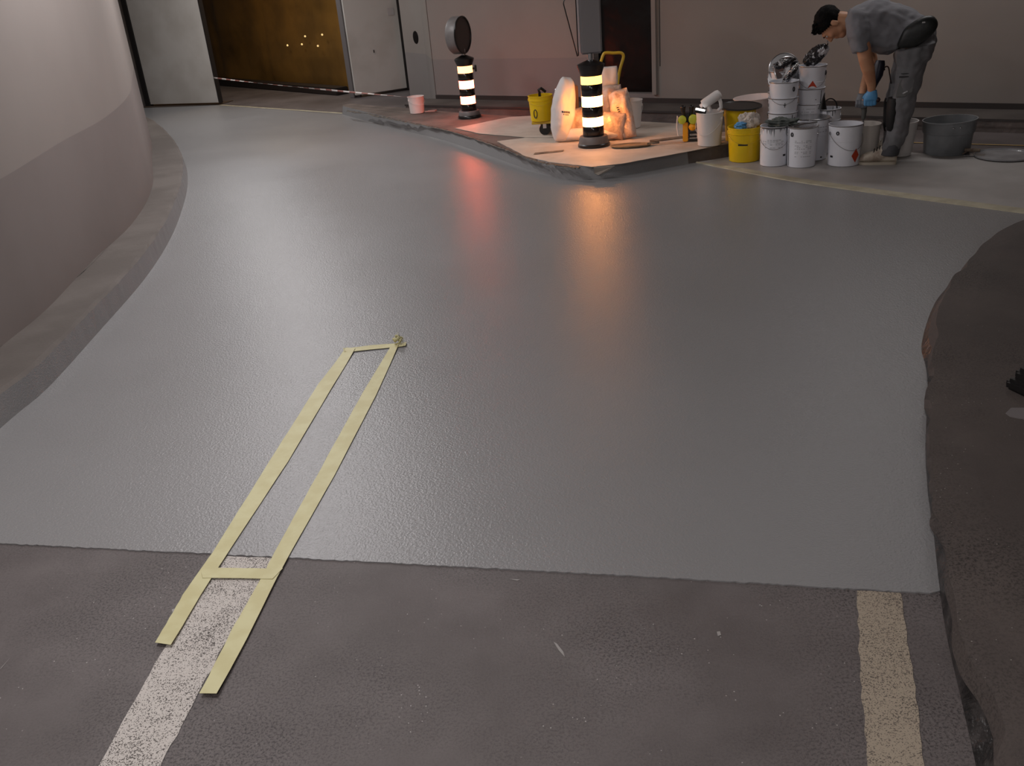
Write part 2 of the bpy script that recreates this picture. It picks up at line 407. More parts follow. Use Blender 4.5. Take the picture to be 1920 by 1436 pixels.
# door wall: pier, opening, leaves
D0 = Vector((-7.2, 14.95)); DL = Vector((-4.9, 14.02)); DR = Vector((-1.76, 12.88)); P1 = Vector((-1.0, 12.62)); P2 = Vector((-.70, 12.05)); P3 = Vector((-.585, 11.74))
bm = bmesh.new(); td = (DR-DL).normalized()
wallseg(bm, D0, DL, 0, .54, .2, 0); wallseg(bm, D0, DL, .54, H, .2, 1)
wallseg(bm, DL, Vector((-1.0, 12.62)), 2.35, H, .2, 1)
struct('wall_far', bm, [WBLOW, WBACK], 'pale wall carrying the wide sliding doors')
bm = bmesh.new()
pts = [P1, P2, A0 - tw*.01, A0 + n2*.15, Vector((.2, 11.9)), Vector((-.4, 13.4)), Vector((-.93, 13.4))]
pts.append(P1)
strip(bm, pts, pts, 0, .54, 0); strip(bm, pts, pts, .54, H, 1)
pier = struct('wall_pier', bm, [WBLOW, WBACK], 'wall pier between the sliding door and the rear wall')
fd = (P2-P1).normalized(); fn = Vector((fd.y, -fd.x)); fn = fn if fn.y < 0 else -fn
def zat(b, py):
    lo, hi = -.5, 3
    for _ in range(40):
        m_ = (lo+hi)/2; v = Vector((b[0], b[1], m_))-CAM; y = 718-F*v.dot(UU)/v.dot(_d)
        if y > py: lo = m_
        else: hi = m_
    return lo
hp = P1.lerp(P2, .62); hz = zat(hp, 70)
bm = bmesh.new(); R = Matrix.Rotation(math.atan2(fn.y, fn.x), 3, 'Z') @ Matrix.Rotation(PI/2, 3, 'Y')
lathe(bm, [(.075, 0), (.075, .006), (.06, .010)], 28, (hp.x, hp.y, hz), R)
tag(obj('wall_vent', bm, mat('dark_vent', (24, 20, 19), .9, spec=.1)), 'round dark vent on the narrow pier beside the door', 'vent')
hp2 = P2.lerp(P3, .75); bm = bmesh.new(); box(bm, (hp2.x-.005, hp2.y, zat(hp2, 87)), (.02, .05, .07), math.atan2((P3-P2).y, (P3-P2).x), .004)
tag(obj('wall_socket', bm, GREYP), 'tiny grey socket box on the pier edge', 'socket')

def leaf(name, a, b, z0, label, sealside):
    o = bpy.data.objects.new(name, None); C.objects.link(o); o['kind'] = 'structure'; o['label'] = label
    bm = bmesh.new(); wallseg(bm, a, b, z0, 2.33, .07); obj('door_panel', bm, DOORM, o, False)
    t = (Vector(b)-Vector(a)).normalized(); nn = Vector((-t.y, t.x))
    bm = bmesh.new()
    if sealside == 'left':
        c = Vector(a)-t*.05+nn*.03; box(bm, (c.x, c.y, 1.17), (.075, .08, 2.33), math.atan2(t.y, t.x)); obj('rubber_seal', bm, DKFRAME, o, False)
        bm = bmesh.new(); c = Vector(b)+t*.008+nn*.03; box(bm, (c.x, c.y, 1.17), (.016, .075, 2.3), math.atan2(t.y, t.x)); obj('edge_strip', bm, DKFRAME, o, False)
    else:
        c = Vector(b)+t*.03+nn*.03; box(bm, (c.x, c.y, 1.17), (.055, .08, 2.3), math.atan2(t.y, t.x)); obj('rubber_seal', bm, DKFRAME, o, False)
        bm = bmesh.new(); c = Vector(b)+t*.065+nn*.02; box(bm, (c.x, c.y, 1.19), (.014, .09, 2.28), math.atan2(t.y, t.x)); obj('edge_strip', bm, GALV, o, False)
        bm = bmesh.new(); p = Vector(b)-t*.10-nn*.004; box(bm, (p.x, p.y, zat(b, 20)), (.09, .003, .09), math.atan2(t.y, t.x)); obj('notice', bm, mat('pale_notice', (176, 172, 170), .5), o, False)
        bm = bmesh.new(); p = Vector(b)-t*.03-nn*.008
        for zz in (1.42, 1.50): box(bm, (p.x, p.y, zz), (.02, .012, .05), math.atan2(t.y, t.x), .003)
        obj('hinge', bm, DKFRAME, o, False)
        bm = bmesh.new(); p = Vector(a)*.55+Vector(b)*.45-nn*.003; box(bm, (p.x, p.y, zat(p, 96)), (.012, .006, .035), math.atan2(t.y, t.x)); obj('keyhole', bm, DKFRAME, o, False)
    return o
leaf('door_1', G(283, 197, .02).to_2d(), G(411, 193.5, .02).to_2d(), .03, 'wide grey sliding door leaf on the left', 'left')
la, lb = G(668, 179.5, .03).to_2d(), G(763, 165, .03).to_2d()
leaf('door_2', la, lb, .035, 'grey door leaf standing ajar between post and pier', 'right')
bm = bmesh.new(); c = DR; box(bm, (c.x-.02, c.y+.03, 1.17), (.07, .10, 2.34), math.atan2(td.y, td.x), .006)
box(bm, (c.x+.05, c.y+.04, 1.17), (.05, .06, 2.34), math.atan2(td.y, td.x), mi=1)
struct('trim_1', bm, [FRAME, mat('mauve_grey_frame', (84, 78, 80), .5)], 'steel post at the edge of the door opening')
bm = bmesh.new(); a, b = V2(262, 203), V2(413, 196.5); t = (b-a).normalized(); n = Vector((-t.y, t.x))
strip(bm, [a, b], [a+n*.35, b+n*.35], .006, .006); struct('trim_2', bm, mat('door_rail_shadow', (74, 60, 50), .6), 'painted shadow on floor and rail under the left door leaf')  # shadow on floor and rail below the leaf, painted as a dark strip

# tunnel behind the doors: ochre foil lined wall with a dark kerb
ga, gb = V2(413, 154), V2(660, 173.5); tg = (gb-ga).normalized(); ga2 = ga-tg*4.0; gb2 = gb+tg*1.2
bm = bmesh.new(); n = Vector((-tg.y, tg.x))
gb2 = gb+tg*.05
GP = [p.to_2d() for p in resamp([ga2.to_3d(), gb2.to_3d(), (gb2+Vector((.35, .15))).to_3d(), Vector((-.95, 14.6, 0))], 111)]
NX, NZ = 110, 34; g = []
for i in range(NX+1):
    row = []; tt_ = (GP[min(i+1, NX)]-GP[max(i-1, 0)]).normalized(); ni = Vector((-tt_.y, tt_.x)); L = i*.065
    for k in range(NZ+1):
        z = H*k/NZ
        seam = min(abs((L % 1.25)-.62)/.1, 1)*.02 + min(abs(((z+.2*int(L/1.25)) % .75)-.37)/.06, 1)*.012
        d = noise.noise(Vector((L*1.1, z*1.4, 0)))*.06 + seam
        q = GP[i] - ni*d; row.append(bm.verts.new((q.x, q.y, z)))
    g.append(row)
for i in range(NX):
    for k in range(NZ): bm.faces.new((g[i][k], g[i+1][k], g[i+1][k+1], g[i][k+1]))
struct('wall_tunnel', bm, GOLD, 'wrinkled ochre foil lining behind the open doors', smooth=True)
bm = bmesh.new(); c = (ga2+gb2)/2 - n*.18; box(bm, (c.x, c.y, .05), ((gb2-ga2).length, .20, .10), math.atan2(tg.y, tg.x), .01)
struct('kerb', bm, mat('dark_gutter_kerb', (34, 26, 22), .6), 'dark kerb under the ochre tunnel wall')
random.seed(5)
for px, py in ((539, 85), (566, 83), (596, 86), (572, 68), (604, 65)):
    v = _d + RR*((px-960)/F) + UU*((718-py)/F)
    q0 = ga2-n*.14; k = (Vector((q0.x, q0.y, 0))-CAM).to_2d().dot(n)/v.to_2d().dot(n); w = CAM+v*k
    bm = bmesh.new(); ball(bm, w, (.014, .014, .014), seg=8)  # glowing beads imitate lamp reflections on the wrinkled lining
    tag(obj('lamp_glint', bm, mat('amber_glint', (230, 170, 80), .1, metal=1., emit=(1, .7, .3), estr=.9)), 'tiny glowing bead standing in for a lamp reflection on the ochre tunnel lining', 'glint', 'painted lamp reflections on the tunnel lining')

# enclosing walls out of view
bm = bmesh.new()
RW = [(2.2, -6), (2.2, 1.2), (2.9, 2.7), (4.4, 3.9), (7.0, 4.4)]
for a, b in zip(RW, RW[1:]): wallseg(bm, b, a, 0, H, .15)
struct('wall_right', bm, WBACK, 'taupe wall on the right, outside the picture')
bm = bmesh.new(); wallseg(bm, (4, -6), (-5, -6), 0, H, .2); struct('wall_front', bm, WBACK, 'wall behind the viewer')
bm = bmesh.new(); wallseg(bm, (7.6, 6), (7.6, 3.5), 0, H, .2); struct('wall_end', bm, WBACK, 'end wall of the side bay')

# right kerb
Rb = [V2(p[0]+2, p[1]) for p in ((1828, 1436), (1798, 1302), (1778, 1216), (1765, 1145), (1751, 1041), (1748, 999), (1737, 920), (1733, 830), (1736, 703))]
Rt = [G(*p, .1).to_2d() for p in ((1913, 1426), (1850, 1290), (1811, 1194), (1792, 1130), (1775, 1057), (1764, 1000), (1750, 920), (1744, 830), (1745, 703), (1757, 607), (1779, 531), (1816, 491), (1858, 446), (1920, 412))]
Rt = [(Rt[0]+(Rt[0]-Rt[1])*6).to_3d()] + [p.to_3d() for p in Rt] + [Vector((3.6, 5.2, 0)), Vector((4.8, 5.7, 0))]
Rb = [(Rb[0]+(Rb[0]-Rb[1])*6).to_3d()] + [p.to_3d() for p in Rb]
for q in Rt[10:]:
    Rb.append(q.copy() + Vector((-.045, .02, 0)))
RtD = crom(Rt, 8); RbD = crom(Rb, 8)
random.seed(3)
mid = [a.lerp(b, .5) for a, b in zip(RbD, RtD)]
wob = lambda p, k: p + Vector((noise.noise(p*7)*k, noise.noise(p*7+Vector((5, 1, 0)))*k, 0))
RtW = [wob(p, .022) for p in RtD]; midW = [wob(p, .03) for p in mid]
bm = bmesh.new(); strip(bm, RbD, midW, 0, .045, 1); strip(bm, midW, RtW, .045, .1, 0)
inn = [Vector((p.x+.12, p.y-.02, 0)) for p in RtW]
strip(bm, RtW, inn, .1, .105, 0)
poly(bm, [p.to_2d() for p in inn]+[Vector((6.2, 5.2)), Vector((6.2, -2.)), Vector((inn[0].x, -2.))], .105)
struct('kerb', bm, [speckled('dark_mastic_walkway', (76, 68, 65), (90, 81, 77), (170, 164, 158), (34, 30, 28), .68), BLACKGAP], 'dark mastic walkway and rough kerb on the right')

# traffic island
IB = [V2(*p) for p in ((642, 215), (693, 229), (766, 247), (839, 266), (912, 291), (985, 317), (1039, 333), (1076, 338), (1120, 336), (1167, 331), (1240, 317), (1291, 308), (1362, 297))]
IBs = [p.to_3d() for p in IB] + [Vector((2.15, 7.28, 0)), Vector((2.32, 7.45, 0)), Vector((2.30, 7.70, 0)), Vector((2.0, 8.0, 0)), Vector((1.45, 8.45, 0)), Vector((.7, 9.1, 0)), Vector((-.1, 9.85, 0)), Vector((-.9, 10.75, 0)), Vector((-1.45, 11.35, 0)), Vector((-1.62, 11.55, 0)), Vector((-1.74, 11.5, 0)), IB[0].to_3d()]
ID = crom(IBs, 8)[:-1]
cen = Vector((.6, 8.2, 0))
def ins(P, d):
    n_ = len(P); out = []
    for i, p in enumerate(P):
        t = (P[(i+1) % n_]-P[i-1]).to_2d().normalized(); out.append(Vector((p.x, p.y, 0))+Vector((-t.y, t.x, 0))*d)
    return out
IT = ins(ID, .02); nP = 11*8
bm = bmesh.new()
bv = [bm.verts.new((p.x, p.y, 0)) for p in ID]; tv = [bm.verts.new((p.x, p.y, .098)) for p in IT]
for i in range(len(ID)):
    f = bm.faces.new((bv[i], bv[(i+1) % len(ID)], tv[(i+1) % len(ID)], tv[i])); f.material_index = 0 if i < nP else 2
f = bm.faces.new(tv); f.material_index = 1; bmesh.ops.triangulate(bm, faces=[f])
struct('traffic_island', bm, [COAT, mat('island_asphalt', (112, 100, 93), .75, mix=(92, 82, 76), mscale=4, bump=.4, bscale=60), KDARK], 'raised island with grey painted kerb face')

# coating slab
near = [(-.0, 1020), (250, 1033), (520, 1046), (900, 1066), (1200, 1082), (1450, 1097), (1600, 1106), (1744, 1114)]
kk = [p for p in Kr if 2.56 < p.y < 12.3]
edge = jag([V2(*p) for p in near], .0025, .012, False)
left = [Vector((p.x-.02, p.y)) for p in kk]
pl = [Vector((-2.09, 2.58))] + edge
rr_ = [V2(*p)+Vector((.03, 0)) for p in ((1758, 1107), (1753, 1070), (1750, 999), (1739, 920), (1735, 830), (1738, 703))] + [q.to_2d()+Vector((.02, -.03)) for q in Rt[10:15]]
pl += rr_ + [V2(1921, 402), V2(1604, 359), V2(1466, 338), V2(1303, 306)]
isl = [p.to_2d()+Vector((-.0, .02)) for p in crom(IBs[:11], 8)][::-1]
pl += [V2(1300, 304)] + isl
pl += [V2(642, 213), V2(412, 197.5), V2(263, 203)] + left[::-1]
cl = []
for p in pl:
    if not cl or (p-cl[-1]).length > 1e-3: cl.append(p)
bm = bmesh.new(); poly(bm, cl, .004, .004); bmesh.ops.recalc_face_normals(bm, faces=bm.faces)
for f in bm.faces:
    if abs(f.normal.z) > .9 and f.normal.z < 0: f.normal_flip()
o = struct('floor_coating', bm, COAT, 'fresh glossy grey epoxy coating on the ramp floor')
bm = bmesh.new(); a, b = V2(412, 197.5), V2(643, 213.5); t = (b-a).normalized(); n = Vector((-t.y, t.x))
strip(bm, [a-n*.02, b-n*.02], [a+n*.03, b+n*.03], .006, .006)
tag(obj('masking_tape', bm, MASKD), 'long pale masking tape along the far edge of the grey coating', 'tape')

# lane markings (worn)
def quad(name, pxs, z, m, jg=.003):
    bm = bmesh.new(); poly(bm, jag([V2(*p) for p in pxs], jg, .03), z); return bm
ln = [(425, 1043), (512, 1047), (420, 1210), (300, 1440), (262, 1510), (137, 1510), (183, 1440), (290, 1245)]
struct('lane_marking', quad('l', ln, .0015, LINE), LINE, 'worn white line running down to the lower left')
ln = [(1607, 1108), (1689, 1112), (1712, 1270), (1734, 1440), (1745, 1510), (1632, 1510), (1627, 1440), (1612, 1270)]
struct('lane_marking', quad('l', ln, .0015, LINE2), LINE2, 'worn yellowish white line beside the right kerb')
bm = bmesh.new()
for pts in ([(1038, 1204), (1044, 1207), (1056, 1222), (1059, 1232), (1048, 1220)], [(322, 1143), (330, 1141), (334, 1147), (325, 1152)], [(1344, 1185), (1350, 1184), (1352, 1191), (1346, 1193)], [(0, 1255), (16, 1237), (19, 1234), (3, 1253)], [(955, 1086), (975, 1087), (970, 1089)]):
    poly(bm, [V2(*p) for p in pts], .0012)
o = obj('paint_spots', bm, mat('dried_splash', (150, 146, 143), .5), None, False); o['kind'] = 'stuff'; tag(o, 'small dried pale splashes and scratches on the bare asphalt', 'stain')

# ================================================================== TAPES on the coating
def tapestrip(pxs, z, label, lift=0):
    bm = bmesh.new(); P = [V2(*p) for p in pxs]; n = len(P)//2
    A, B = P[:n], P[n:]
    A2 = [v for i in range(n-1) for v in [A[i].lerp(A[i+1], k/8) for k in range(8)]]+[A[-1]]
    B2 = [v for i in range(n-1) for v in [B[i].lerp(B[i+1], k/8) for k in range(8)]]+[B[-1]]
    va = []; vb = []
    for i, (a, b) in enumerate(zip(A2, B2)):
        s = i/(len(A2)-1); e = max(0, 1-min(s, 1-s)*14)
        zz = z + .0012*noise.noise(Vector((a.x*9, a.y*9, z*50)))+e*lift
        j1 = Vector((random.uniform(-.001, .001), random.uniform(-.001, .001)))
        va.append(bm.verts.new((a.x+j1.x, a.y+j1.y, zz))); vb.append(bm.verts.new((b.x, b.y, zz+.0004)))
    for i in range(len(va)-1): bm.faces.new((va[i], va[i+1], vb[i+1], vb[i]))
    o = obj('masking_tape', bm, MASK, None, False)
    md = o.modifiers.new('thickness', 'SOLIDIFY'); md.thickness = .0008
    return tag(o, label, 'tape')
tapestrip([(292, 1211), (344, 1118), (399, 1040), (520, 845), (598, 722), (649, 656), (322, 1215), (376, 1121), (427, 1042), (541, 868), (619, 736), (667, 657)], .0065, 'left long yellow masking tape strip running up the grey floor', .004)
tapestrip([(376, 1306), (434.6, 1186), (488.6, 1091), (517, 1036), (603, 880), (680, 740), (735, 650), (408, 1307), (465, 1199), (520, 1087), (545, 1041), (629, 892), (706, 743), (749, 648)], .0065, 'right long yellow masking tape strip running up the grey floor', .004)
tapestrip([(379, 1078), (385, 1069), (450, 1069), (531, 1070), (381, 1088), (384, 1088), (450, 1088), (512, 1090)], .0085, 'short yellow masking tape crossing both long strips at the bottom', .001)
tapestrip([(644, 657), (700, 650), (763, 645), (646, 664), (700, 658), (761, 652)], .0085, 'short pale masking tape joining both long strips at the top', .003)
bm = bmesh.new(); q = G(749, 644, .01)
random.seed(11)
for k in range(7):
    a = random.uniform(0, 2*PI); s = random.uniform(.012, .03); p = [q+Vector((math.cos(a+j*.8)*s*(1-j*.1), math.sin(a+j*.8)*s*(1-j*.1), .004+.012*j*random.uniform(.4, 1))) for j in range(4)]
    w = Vector((random.uniform(-.01, .01), random.uniform(-.008, .008), random.uniform(.006, .016)))
    va = [bm.verts.new(v) for v in p]; vb = [bm.verts.new(v+w) for v in p]
    for j in range(3): bm.faces.new((va[j], va[j+1], vb[j+1], vb[j]))
o = obj('tape_scrap', bm, MASK); md = o.modifiers.new('thickness', 'SOLIDIFY'); md.thickness = .001
tag(o, 'crumpled scrap of masking tape at the upper tape corner', 'tape')

# ================================================================== PAPER COVERS
def sheet(name, pts, z, m, label, th=.003, jg=.004):
    bm = bmesh.new(); poly(bm, jag(pts, jg, .06), z, th); o = obj(name, bm, m, None, False); return tag(o, label, 'floor covering')
I = lambda x, y: V2(x, y, .1)
sheet('paper_sheet', [I(853, 241), I(955, 220), I(1010, 217), I(1120, 224), I(1286, 233), I(1295, 254), I(1100, 258), I(985, 258), I(900, 251)], .104, PAPER, 'rear sheet of protective paper on the island beside the red lit beacon')
sheet('paper_sheet', [I(932, 265), I(985, 258.5), I(1100, 259), I(1290, 254), I(1375, 246), I(1400, 262), I(1362, 270), I(1287, 285), I(1220, 297), I(1167, 307), I(1110, 313), I(1030, 304), I(985, 293)], .102, PAPER, 'front sheet of protective paper covering the island nose')
bm = bmesh.new(); strip(bm, [I(1000, 291), I(1056, 285)], [I(1003, 287.5), I(1058, 282)], .1055, .1055)
tag(obj('tape_strip', bm, BROWN, None, False), 'short brown strip on the front paper sheet left of the amber beacon', 'tape')
bm = bmesh.new(); strip(bm, [I(1218, 268), I(1284, 259.5)], [I(1218, 264), I(1284, 256)], .1075, .1075)
tag(obj('tape_strip', bm, BROWN, None, False), 'brown strip on the island paper leading to the yellow tool', 'tape')
# hanging flap of paper over the kerb
bm = bmesh.new(); fl = [(1113, 313, .106), (1152, 310, .106), (1137, 321, .055), (1122, 327, .035), (1114, 324, .045)]
vs = [bm.verts.new(G(x, y+0, z)+Vector((0, -.012, 0))) for x, y, z in fl]; bm.faces.new(vs)
o = obj('paper_flap', bm, PAPER, None, False); md = o.modifiers.new('thickness', 'SOLIDIFY'); md.thickness = .002
tag(o, 'small torn paper flap hanging over the island kerb nose', 'paper')
# torn brown edge
random.seed(9); E1 = [p.to_2d() for p in crom([I(*p).to_3d() for p in ((650, 209), (700, 217), (766, 231), (839, 246), (900, 265), (950, 283), (1000, 302), (1045, 313), (1085, 317))], 12)]
bm = bmesh.new(); ia = [p+Vector((random.uniform(0, .02), random.uniform(.005, .04))) for p in E1]; ob = [p+Vector((random.uniform(-.012, .004), random.uniform(-.02, .004))) for p in E1]
va = [bm.verts.new((p.x, p.y, .1065+random.uniform(0, .004))) for p in ia]; vb = [bm.verts.new((p.x, p.y, .099+random.uniform(-.004, .010))) for p in ob]
for i in range(len(va)-1): bm.faces.new((va[i], va[i+1], vb[i+1], vb[i]))
o = obj('masking_strip', bm, mat('torn_masking_film', (104, 94, 82), .7, mix=(60, 58, 58), mscale=30), None, True); md = o.modifiers.new('thickness', 'SOLIDIFY'); md.thickness = .0015
tag(o, 'torn brown masking strip along the painted island kerb', 'tape')
# right-hand site paper with taped border
bd = [V2(1305, 306), V2(1466, 337), V2(1604, 358), V2(1921, 401), Vector((3.9, 4.9)), Vector((5.0, 5.6)), V2(1920, 294.5), V2(1727, 289), V2(1640, 283), V2(1560, 281), V2(1460, 280)]
sheet('paper_sheet', bd, .008, BOARD, 'large pale protective paper under the cans and the worker', .008, .004)
bm = bmesh.new(); fr = [V2(1305, 306), V2(1466, 337.5), V2(1604, 358.5), V2(1760, 380), V2(1925, 402)]; n = Vector((.50, .86)).normalized()*.085
frd = [p.to_2d() for p in crom([p.to_3d() for p in fr], 8)]
va = [bm.verts.new((p.x-.003, p.y-.005, .0095)) for p in frd]; vb = [bm.verts.new((p.x+n.x*min(1, .15+i/6), p.y+n.y*min(1, .15+i/6), .011)) for i, p in enumerate(frd)]
vc = [bm.verts.new((p.x-.006, p.y-.009, .001)) for p in frd]
for i in range(len(va)-1): bm.faces.new((va[i], va[i+1], vb[i+1], vb[i])); bm.faces.new((vc[i], vc[i+1], va[i+1], va[i]))
tag(obj('masking_strip', bm, MASKD), 'cream masking border along the front edge of the large paper', 'tape')

# ================================================================== BEACONS
def delineator(loc, s, lv, g1, g2, label, group):
    """lv: z levels above its base: base_top, [(z0,z1)...] lit bands from bottom, cap0, cap1"""
    t = thing('warning_beacon', label, 'warning light', loc, facing(loc), group)
    r = .084*s; rb = .122*s; bt = lv['base']
    bm = bmesh.new(); lathe(bm, [(rb*1.06, 0), (rb*1.06, .022), (rb*1.0, .03)], 40); obj('foot_ring', bm, BLK, t)
    bm = bmesh.new(); lathe(bm, [(rb*.99, .018), (rb, .03), (rb*.93, bt-.006), (rb*.90, bt), (r*.9, bt+.001)], 40); obj('base', bm, GREYP, t)
    zs = bt
    bands = lv['lit']
    for i, (z0, z1) in enumerate(bands + [(lv['cap0'], None)]):
        bm = bmesh.new(); lathe(bm, [(r*1.0, zs), (r*1.02, zs+.002), (r*1.02, z0-.002), (r, z0)], 40); obj('black_band', bm, BLKG, t)
        if z1 is None: break
        bm = bmesh.new(); lathe(bm, [(r*.985, z0), (r*.985, z1)], 40); q = obj('light_band', bm, g2 if i == len(bands)-1 else g1, t); q['label'] = 'glowing light band'
        zs = z1
    c0, c1 = lv['cap0'], lv['cap1']
    bm = bmesh.new(); lathe(bm, [(r*1.0, c0), (r*1.28, c1-.012), (r*1.30, c1), (r*1.22, c1+.006), (r*.5, c1+.03), (.022, c1+.036)], 40); obj('cap', bm, BLK, t)
    return t, r, c1+.03
pB = back(G(1114, 279, .1), .12); 
tB, rB, zB = delineator(pB, 1.0, dict(base=.084, lit=[(.165, .236), (.318, .398), (.488, .55)], cap0=.552, cap1=.632), GL_B, GL_BT, 'amber lit striped beacon on the island nose, carrying a grey box sign', 'striped warning beacons')
for k, (a0, z0, z1) in enumerate(((.35, .10, .155), (.02, .245, .31), (.5, .405, .48), (.5, .56, .62))):
    pass
bm = bmesh.new(); lathe(bm, [(.022, zB), (.022, .715)], 16); obj('neck', bm, GALV, tB)
bm = bmesh.new(); box(bm, (.0, .09, 1.03), (.17, .22, .64), .12, .012); obj('sign_housing', bm, mat('grey_sign_box', (120, 117, 118), .55), tB)
bm = bmesh.new(); x0 = -.092; tri = [(x0, .0, .705), (x0-.008, 0, .70), (x0-.095, -.01, 1.09), (x0-.09, -.01, 1.11), (x0-.01, 0, 1.19), (x0, 0, 1.185)]
tube(bm, tri, .0045, 8, True); obj('wire_frame', bm, BLK, tB)
pA = back(G(881, 223, .1), .105)
tA, rA, zA = delineator(pA, .90, dict(base=.07, lit=[(.138, .214), (.286, .364), (.436, .503)], cap0=.505, cap1=.568), GL_A, GL_AT, 'red amber lit striped beacon with a round sign head near the small bucket', 'striped warning beacons')
bm = bmesh.new(); lathe(bm, [(.02, zA), (.02, .66)], 16); obj('neck', bm, GALV, tA)
ang = math.radians(62); nrm = Vector((math.sin(ang), -math.cos(ang), .0)); Rn = nrm.to_track_quat('Z', 'Y').to_matrix()
cz = .79; bm = bmesh.new(); RD = .174; cc = Vector((-.035, .0, cz)) - nrm*.055
lathe(bm, [(RD*.5, -.012), (RD*.93, -.004), (RD, .012), (RD, .10), (RD*.985, .108), (RD*.94, .108), (RD*.94, .1)], 56, cc, Rn); obj('round_housing', bm, GREYP, tA)
bm = bmesh.new(); lathe(bm, [(RD*.99, .098), (RD*1.012, .104), (RD*1.012, .112), (RD*.94, .114), (RD*.93, .1)], 56, cc, Rn, cap=False); obj('black_rim', bm, BLK, tA)
bm = bmesh.new(); lathe(bm, [(RD*.935, .1), (RD*.935, .104)], 56, cc, Rn); q = obj('round_face', bm, GREYD, tA); q['label'] = 'dark unlit round face'
bm = bmesh.new(); box(bm, (rA+.03, -.01, .47), (.022, .03, .062), 0, .004); box(bm, (rA+.01, -.01, .47), (.04, .012, .02)); obj('side_clip', bm, BLK, tA)

